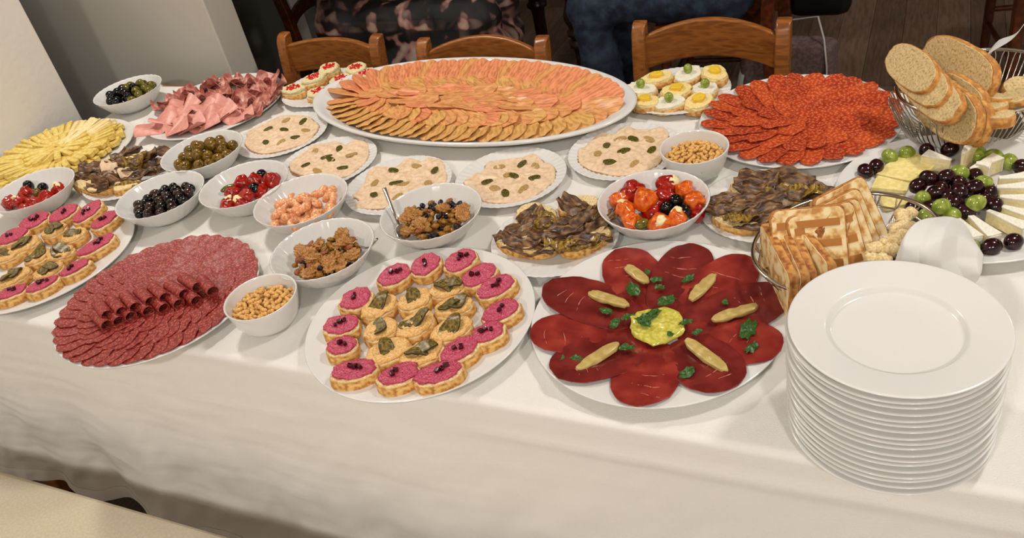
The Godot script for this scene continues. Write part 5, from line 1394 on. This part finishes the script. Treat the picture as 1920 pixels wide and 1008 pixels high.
func head(o: Node3D, c: Vector3, face: Vector3, hair: Material, skin: Material, long_hair: bool) -> void:
	var r := face.cross(Vector3.UP).normalized()
	var up := Vector3.UP
	var b := [[c + up * 0.03 - face * 0.015, c + up * 0.03 + face * 0.01, 0.088, 0.082], [c - up * 0.045 + face * 0.03, c - up * 0.075 + face * 0.05, 0.055, 0.034], [c + face * 0.092 + up * 0.0, c + face * 0.107 - up * 0.03, 0.008, 0.012], [c + face * 0.070 - up * 0.062, c + face * 0.078 - up * 0.062, 0.016, 0.01]]
	for s in [-1.0, 1.0]:
		b.append([c + r * s * 0.083 + up * 0.012, c + r * s * 0.086 - up * 0.028, 0.013, 0.010])
	part(o, "head", tidy(net(b, 0.02, 0.008)), skin)
	for s in [-1.0, 1.0]:
		part(o, "eye", tidy(blob(0.0115, 0.0115, 0.0115)), M.porcelain, tf(c + r * s * 0.031 + face * 0.077 + up * 0.006))
	part(o, "mouth", tidy(moved(blob(0.021, 0.005, 0.008), Transform3D(Basis(r, up, r.cross(up)), c + face * 0.089 - up * 0.062))), M.lips)
	var h := [[c + up * 0.055 - face * 0.03, c + up * 0.06 + face * 0.02, 0.093, 0.084], [c - up * 0.02 - face * 0.05, c + up * 0.03 - face * 0.03, 0.075, 0.09]]
	if long_hair:
		for s in [-1.0, 1.0]: h.append([c + up * 0.02 - face * 0.03 + r * s * 0.06, c - up * 0.2 - face * 0.06 + r * s * 0.06, 0.05, 0.03])
	part(o, "hair", tidy(net(h, 0.03, 0.011)), hair)

func background() -> void:
	nmat("jeans", [Color(0.075, 0.105, 0.16), Color(0.13, 0.175, 0.25), Color(0.20, 0.25, 0.33)], [0.25, 0.5, 0.85], 0.02, 4.0, 0.85, 0.05, false, 4, 6)
	nmat("floral_dress", [Color(0.035, 0.035, 0.035), Color(0.05, 0.05, 0.045), Color(0.35, 0.17, 0.16), Color(0.66, 0.48, 0.43), Color(0.74, 0.66, 0.58)], [0.0, 0.60, 0.645, 0.72, 0.92], 0.012, 2.6, 0.7, 0.0, false, 3, 12)
	nmat("tights", [Color(0.04, 0.04, 0.045), Color(0.06, 0.06, 0.065)], [0.3, 0.7], 0.03, 6.0, 0.8)
	mat("black_leather", Color(0.03, 0.03, 0.032), 0.4)
	mat("skin", Color(0.72, 0.50, 0.40), 0.55)
	mat("lips", Color(0.62, 0.30, 0.27), 0.5)
	mat("hair", Color(0.12, 0.075, 0.05), 0.5)
	mat("navy", Color(0.07, 0.08, 0.11), 0.9)
	nmat("suede", [Color(0.38, 0.30, 0.29), Color(0.47, 0.38, 0.365)], [0.3, 0.7], 0.03, 6.0, 0.9)
	nmat("grey_cloth", [Color(0.42, 0.43, 0.40), Color(0.50, 0.51, 0.48)], [0.3, 0.7], 0.03, 6.0, 0.9)
	mat("strap", Color(0.72, 0.70, 0.68), 0.5)
	chair(tf(Vector3(-1.600, 0, -1.975), -0.085), "chair_wood", "light brown wooden chair behind the left end of the salmon platter", 0.25)
	chair(tf(Vector3(-1.068, 0, -1.925)), "chair_wood", "light brown wooden chair with arched back behind the middle of the salmon platter")
	chair(tf(Vector3(-0.473, 0, -2.005), -0.01), "chair_wood", "light brown wooden chair with arched back behind the grape canapes")
	chair(tf(Vector3(-2.33, 0, -2.86), PI / 2), "red_wood", "reddish wooden chair under the person in the black floral dress")
	chair(tf(Vector3(-0.445, 0, -2.99), -PI / 2), "red_wood", "reddish wooden chair under the person in jeans")
	chair(tf(Vector3(0.47, 0, -3.15), PI + 0.2), "red_wood", "wooden chair whose leg shows at the right edge behind the bread basket")
	# the other table with turned legs
	var o := thing("dining_table", "dark wooden table with turned legs between the two seated people", "table", tf(Vector3(-1.22, 0, -3.40)))
	part(o, "tabletop", tidy(box(0.86, 0.035, 1.05, 0.006)), M.dark_wood, tf(Vector3(0, 0.745, 0)))
	part(o, "apron", tidy(box(0.70, 0.07, 0.90, 0.004)), M.dark_wood, tf(Vector3(0, 0.694, 0)))
	var lp := [Vector2(0, 0), Vector2(0.022, 0.0), Vector2(0.030, 0.03), Vector2(0.022, 0.06), Vector2(0.026, 0.10), Vector2(0.027, 0.30), Vector2(0.030, 0.335), Vector2(0.044, 0.345), Vector2(0.046, 0.360), Vector2(0.034, 0.372), Vector2(0.034, 0.380), Vector2(0.047, 0.392), Vector2(0.048, 0.405), Vector2(0.036, 0.415), Vector2(0.042, 0.43), Vector2(0.053, 0.455), Vector2(0.052, 0.48), Vector2(0.040, 0.515), Vector2(0.036, 0.53), Vector2(0.052, 0.545), Vector2(0.052, 0.56), Vector2(0.040, 0.575), Vector2(0.045, 0.60), Vector2(0.045, 0.66), Vector2(0, 0.66)]
	var lm := tidy(lathe(lp, 28))
	for s in [Vector3(0.02, 0, 0.42), Vector3(-0.33, 0, -0.42), Vector3(0.33, 0, -0.42), Vector3(-0.33, 0, 0.0)]:
		part(o, "turned_leg", lm, M.dark_wood, tf(s))
	# seated person in a black floral dress, facing right
	var w := thing("person", "person seated in a black dress with pink flowers, facing the dark table", "person", tf(Vector3(-2.08, 0, -2.82)))
	part(w, "dress", tidy(rough(net([[Vector3(0, 0.56, -0.09), Vector3(0, 0.56, 0.09), 0.12, 0.12], [Vector3(-0.02, 0.6, 0), Vector3(-0.05, 0.9, 0), 0.13, 0.12], [Vector3(-0.05, 0.9, 0), Vector3(-0.06, 1.08, 0), 0.12, 0.12], [Vector3(-0.06, 1.12, -0.15), Vector3(-0.06, 1.12, 0.15), 0.06, 0.06],
		[Vector3(0.02, 0.55, 0.11), Vector3(0.60, 0.565, 0.10), 0.10, 0.085], [Vector3(0.02, 0.55, -0.09), Vector3(0.60, 0.565, -0.08), 0.10, 0.085], [Vector3(-0.10, 0.44, 0.19), Vector3(0.14, 0.36, 0.19), 0.05, 0.045], [Vector3(0.10, 0.40, 0.19), Vector3(0.56, 0.47, 0.16), 0.05, 0.05], [Vector3(0.56, 0.44, 0.14), Vector3(0.69, 0.44, 0.12), 0.06, 0.035], [Vector3(0.64, 0.44, -0.08), Vector3(0.66, 0.46, 0.10), 0.05, 0.05],
		[Vector3(-0.06, 1.12, 0.17), Vector3(0.03, 0.88, 0.25), 0.055, 0.048], [Vector3(-0.06, 1.12, -0.17), Vector3(0.03, 0.88, -0.25), 0.055, 0.048], [Vector3(0.03, 0.88, 0.25), Vector3(0.26, 0.83, 0.18), 0.046, 0.038], [Vector3(0.03, 0.88, -0.25), Vector3(0.26, 0.83, -0.18), 0.046, 0.038]], 0.05, 0.022), 0.012, 9.0)), M.floral_dress)
	part(w, "legs", tidy(net([[Vector3(0.58, 0.52, 0.09), Vector3(0.60, 0.30, 0.10), 0.062, 0.058], [Vector3(0.60, 0.30, 0.10), Vector3(0.56, 0.09, 0.10), 0.056, 0.036], [Vector3(0.56, 0.06, 0.10), Vector3(0.70, 0.036, 0.11), 0.036, 0.03], [Vector3(0.58, 0.52, -0.08), Vector3(0.62, 0.30, -0.09), 0.062, 0.058], [Vector3(0.62, 0.30, -0.09), Vector3(0.60, 0.09, -0.09), 0.056, 0.036], [Vector3(0.60, 0.06, -0.09), Vector3(0.74, 0.036, -0.10), 0.036, 0.03]], 0.03, 0.016)), M.tights)
	part(w, "neck", tidy(tube([Vector3(-0.06, 1.12, 0), Vector3(-0.04, 1.27, 0)], [0.062, 0.05], 16)), M.skin)
	head(w, Vector3(-0.02, 1.36, 0), Vector3(1, 0, 0), M.hair, M.skin, true)
	hand(w, Vector3(0.30, 0.792, 0.17), Vector3(0.97, 0, -0.24), Vector3(-0.24, 0, -0.97), M.skin)
	hand(w, Vector3(0.30, 0.792, -0.17), Vector3(0.97, 0, 0.24), Vector3(-0.24, 0, 0.97), M.skin)
	# seated person in jeans, facing left
	var j := thing("person", "person seated in blue jeans with one knee towards the dark table leg", "person", tf(Vector3(-0.655, 0, -2.98)))
	part(j, "jeans", tidy(rough(net([[Vector3(0.02, 0.57, -0.09), Vector3(0.02, 0.57, 0.09), 0.12, 0.12], [Vector3(0.0, 0.56, 0.085), Vector3(-0.46, 0.535, 0.09), 0.085, 0.072], [Vector3(-0.46, 0.53, 0.10), Vector3(-0.43, 0.33, 0.11), 0.074, 0.068], [Vector3(-0.43, 0.33, 0.11), Vector3(-0.37, 0.10, 0.12), 0.068, 0.052],
		[Vector3(0.0, 0.57, -0.10), Vector3(-0.44, 0.55, -0.16), 0.098, 0.075], [Vector3(-0.44, 0.55, -0.16), Vector3(-0.46, 0.33, -0.17), 0.074, 0.068], [Vector3(-0.46, 0.33, -0.17), Vector3(-0.44, 0.10, -0.17), 0.068, 0.052]], 0.035, 0.017), 0.008, 16.0)), M.jeans)
	part(j, "shoe", tidy(net([[Vector3(-0.36, 0.05, 0.12), Vector3(-0.52, 0.038, 0.13), 0.045, 0.036]], 0.01, 0.012)), M.black_leather)
	part(j, "shoe", tidy(net([[Vector3(-0.43, 0.05, -0.17), Vector3(-0.59, 0.038, -0.18), 0.045, 0.036]], 0.01, 0.012)), M.black_leather)
	part(j, "sweater", tidy(net([[Vector3(0.03, 0.64, 0), Vector3(0.06, 0.95, 0), 0.145, 0.14], [Vector3(0.06, 0.95, 0), Vector3(0.06, 1.1, 0), 0.14, 0.12], [Vector3(0.06, 1.16, -0.17), Vector3(0.06, 1.16, 0.17), 0.07, 0.07], [Vector3(0.06, 1.15, 0.2), Vector3(-0.02, 0.9, 0.28), 0.062, 0.052], [Vector3(0.06, 1.15, -0.2), Vector3(-0.02, 0.9, -0.28), 0.062, 0.052], [Vector3(-0.02, 0.9, 0.28), Vector3(-0.21, 0.83, 0.2), 0.05, 0.04], [Vector3(-0.02, 0.9, -0.28), Vector3(-0.21, 0.83, -0.2), 0.05, 0.04]], 0.05, 0.022)), M.navy)
	part(j, "neck", tidy(tube([Vector3(0.06, 1.16, 0), Vector3(0.04, 1.32, 0)], [0.07, 0.057], 16)), M.skin)
	head(j, Vector3(0.02, 1.41, 0), Vector3(-1, 0, 0), M.hair, M.skin, false)
	hand(j, Vector3(-0.25, 0.792, 0.19), Vector3(-0.97, 0, -0.24), Vector3(0.24, 0, -0.97), M.skin)
	hand(j, Vector3(-0.25, 0.792, -0.19), Vector3(-0.97, 0, 0.24), Vector3(0.24, 0, 0.97), M.skin)
	# bags on the floor behind the right-hand chair
	var b := thing("shoulder_bag", "mauve-brown suede bag with a grey pocket and light strap standing on the floor", "bag", tf(Vector3(-0.425, 0.0, -3.02), -0.06))
	part(b, "body", tidy(rough(moved(slab(rect(0.165, 0.065, 0.03), 0.33, 0.02, 3), tf(Vector3(0, 0.002, 0))), 0.012, 12.0)), M.suede)
	part(b, "pocket", tidy(rough(moved(slab(rect(0.125, 0.07, 0.02), 0.016, 0.006, 3), tf(Vector3(0.02, 0.13, 0.062), 0, PI / 2)), 0.003, 20.0)), M.grey_cloth)
	part(b, "strap", tidy(tube([Vector3(0.15, 0.03, 0.07), Vector3(0.15, 0.15, 0.075), Vector3(0.145, 0.27, 0.072), Vector3(0.13, 0.36, 0.05), Vector3(0.10, 0.42, 0.0), Vector3(0.0, 0.40, -0.02), Vector3(-0.12, 0.32, 0.0)], 0.007, 8, true, 0.5)), M.strap)
	part(b, "strap", tidy(tube([Vector3(-0.155, 0.25, 0.03), Vector3(-0.158, 0.2, 0.074), Vector3(-0.155, 0.1, 0.076), Vector3(-0.15, 0.01, 0.074)], 0.012, 8, true, 0.4)), M.strap)
	var bb := thing("black_handbag", "black leather bag hanging on the back of the jeans wearer's chair", "bag", tf(Vector3(-0.345, 0.345, -3.24)))
	part(bb, "body", tidy(moved(slab(rect(0.11, 0.045, 0.03), 0.24, 0.03, 3), tf(Vector3(0, 0, 0)))), M.black_leather)
	part(bb, "strap", tidy(tube([Vector3(-0.08, 0.22, 0), Vector3(-0.06, 0.36, 0.06), Vector3(0.0, 0.43, 0.09), Vector3(0.06, 0.36, 0.06), Vector3(0.08, 0.22, 0)], 0.006, 8)), M.black_leather)
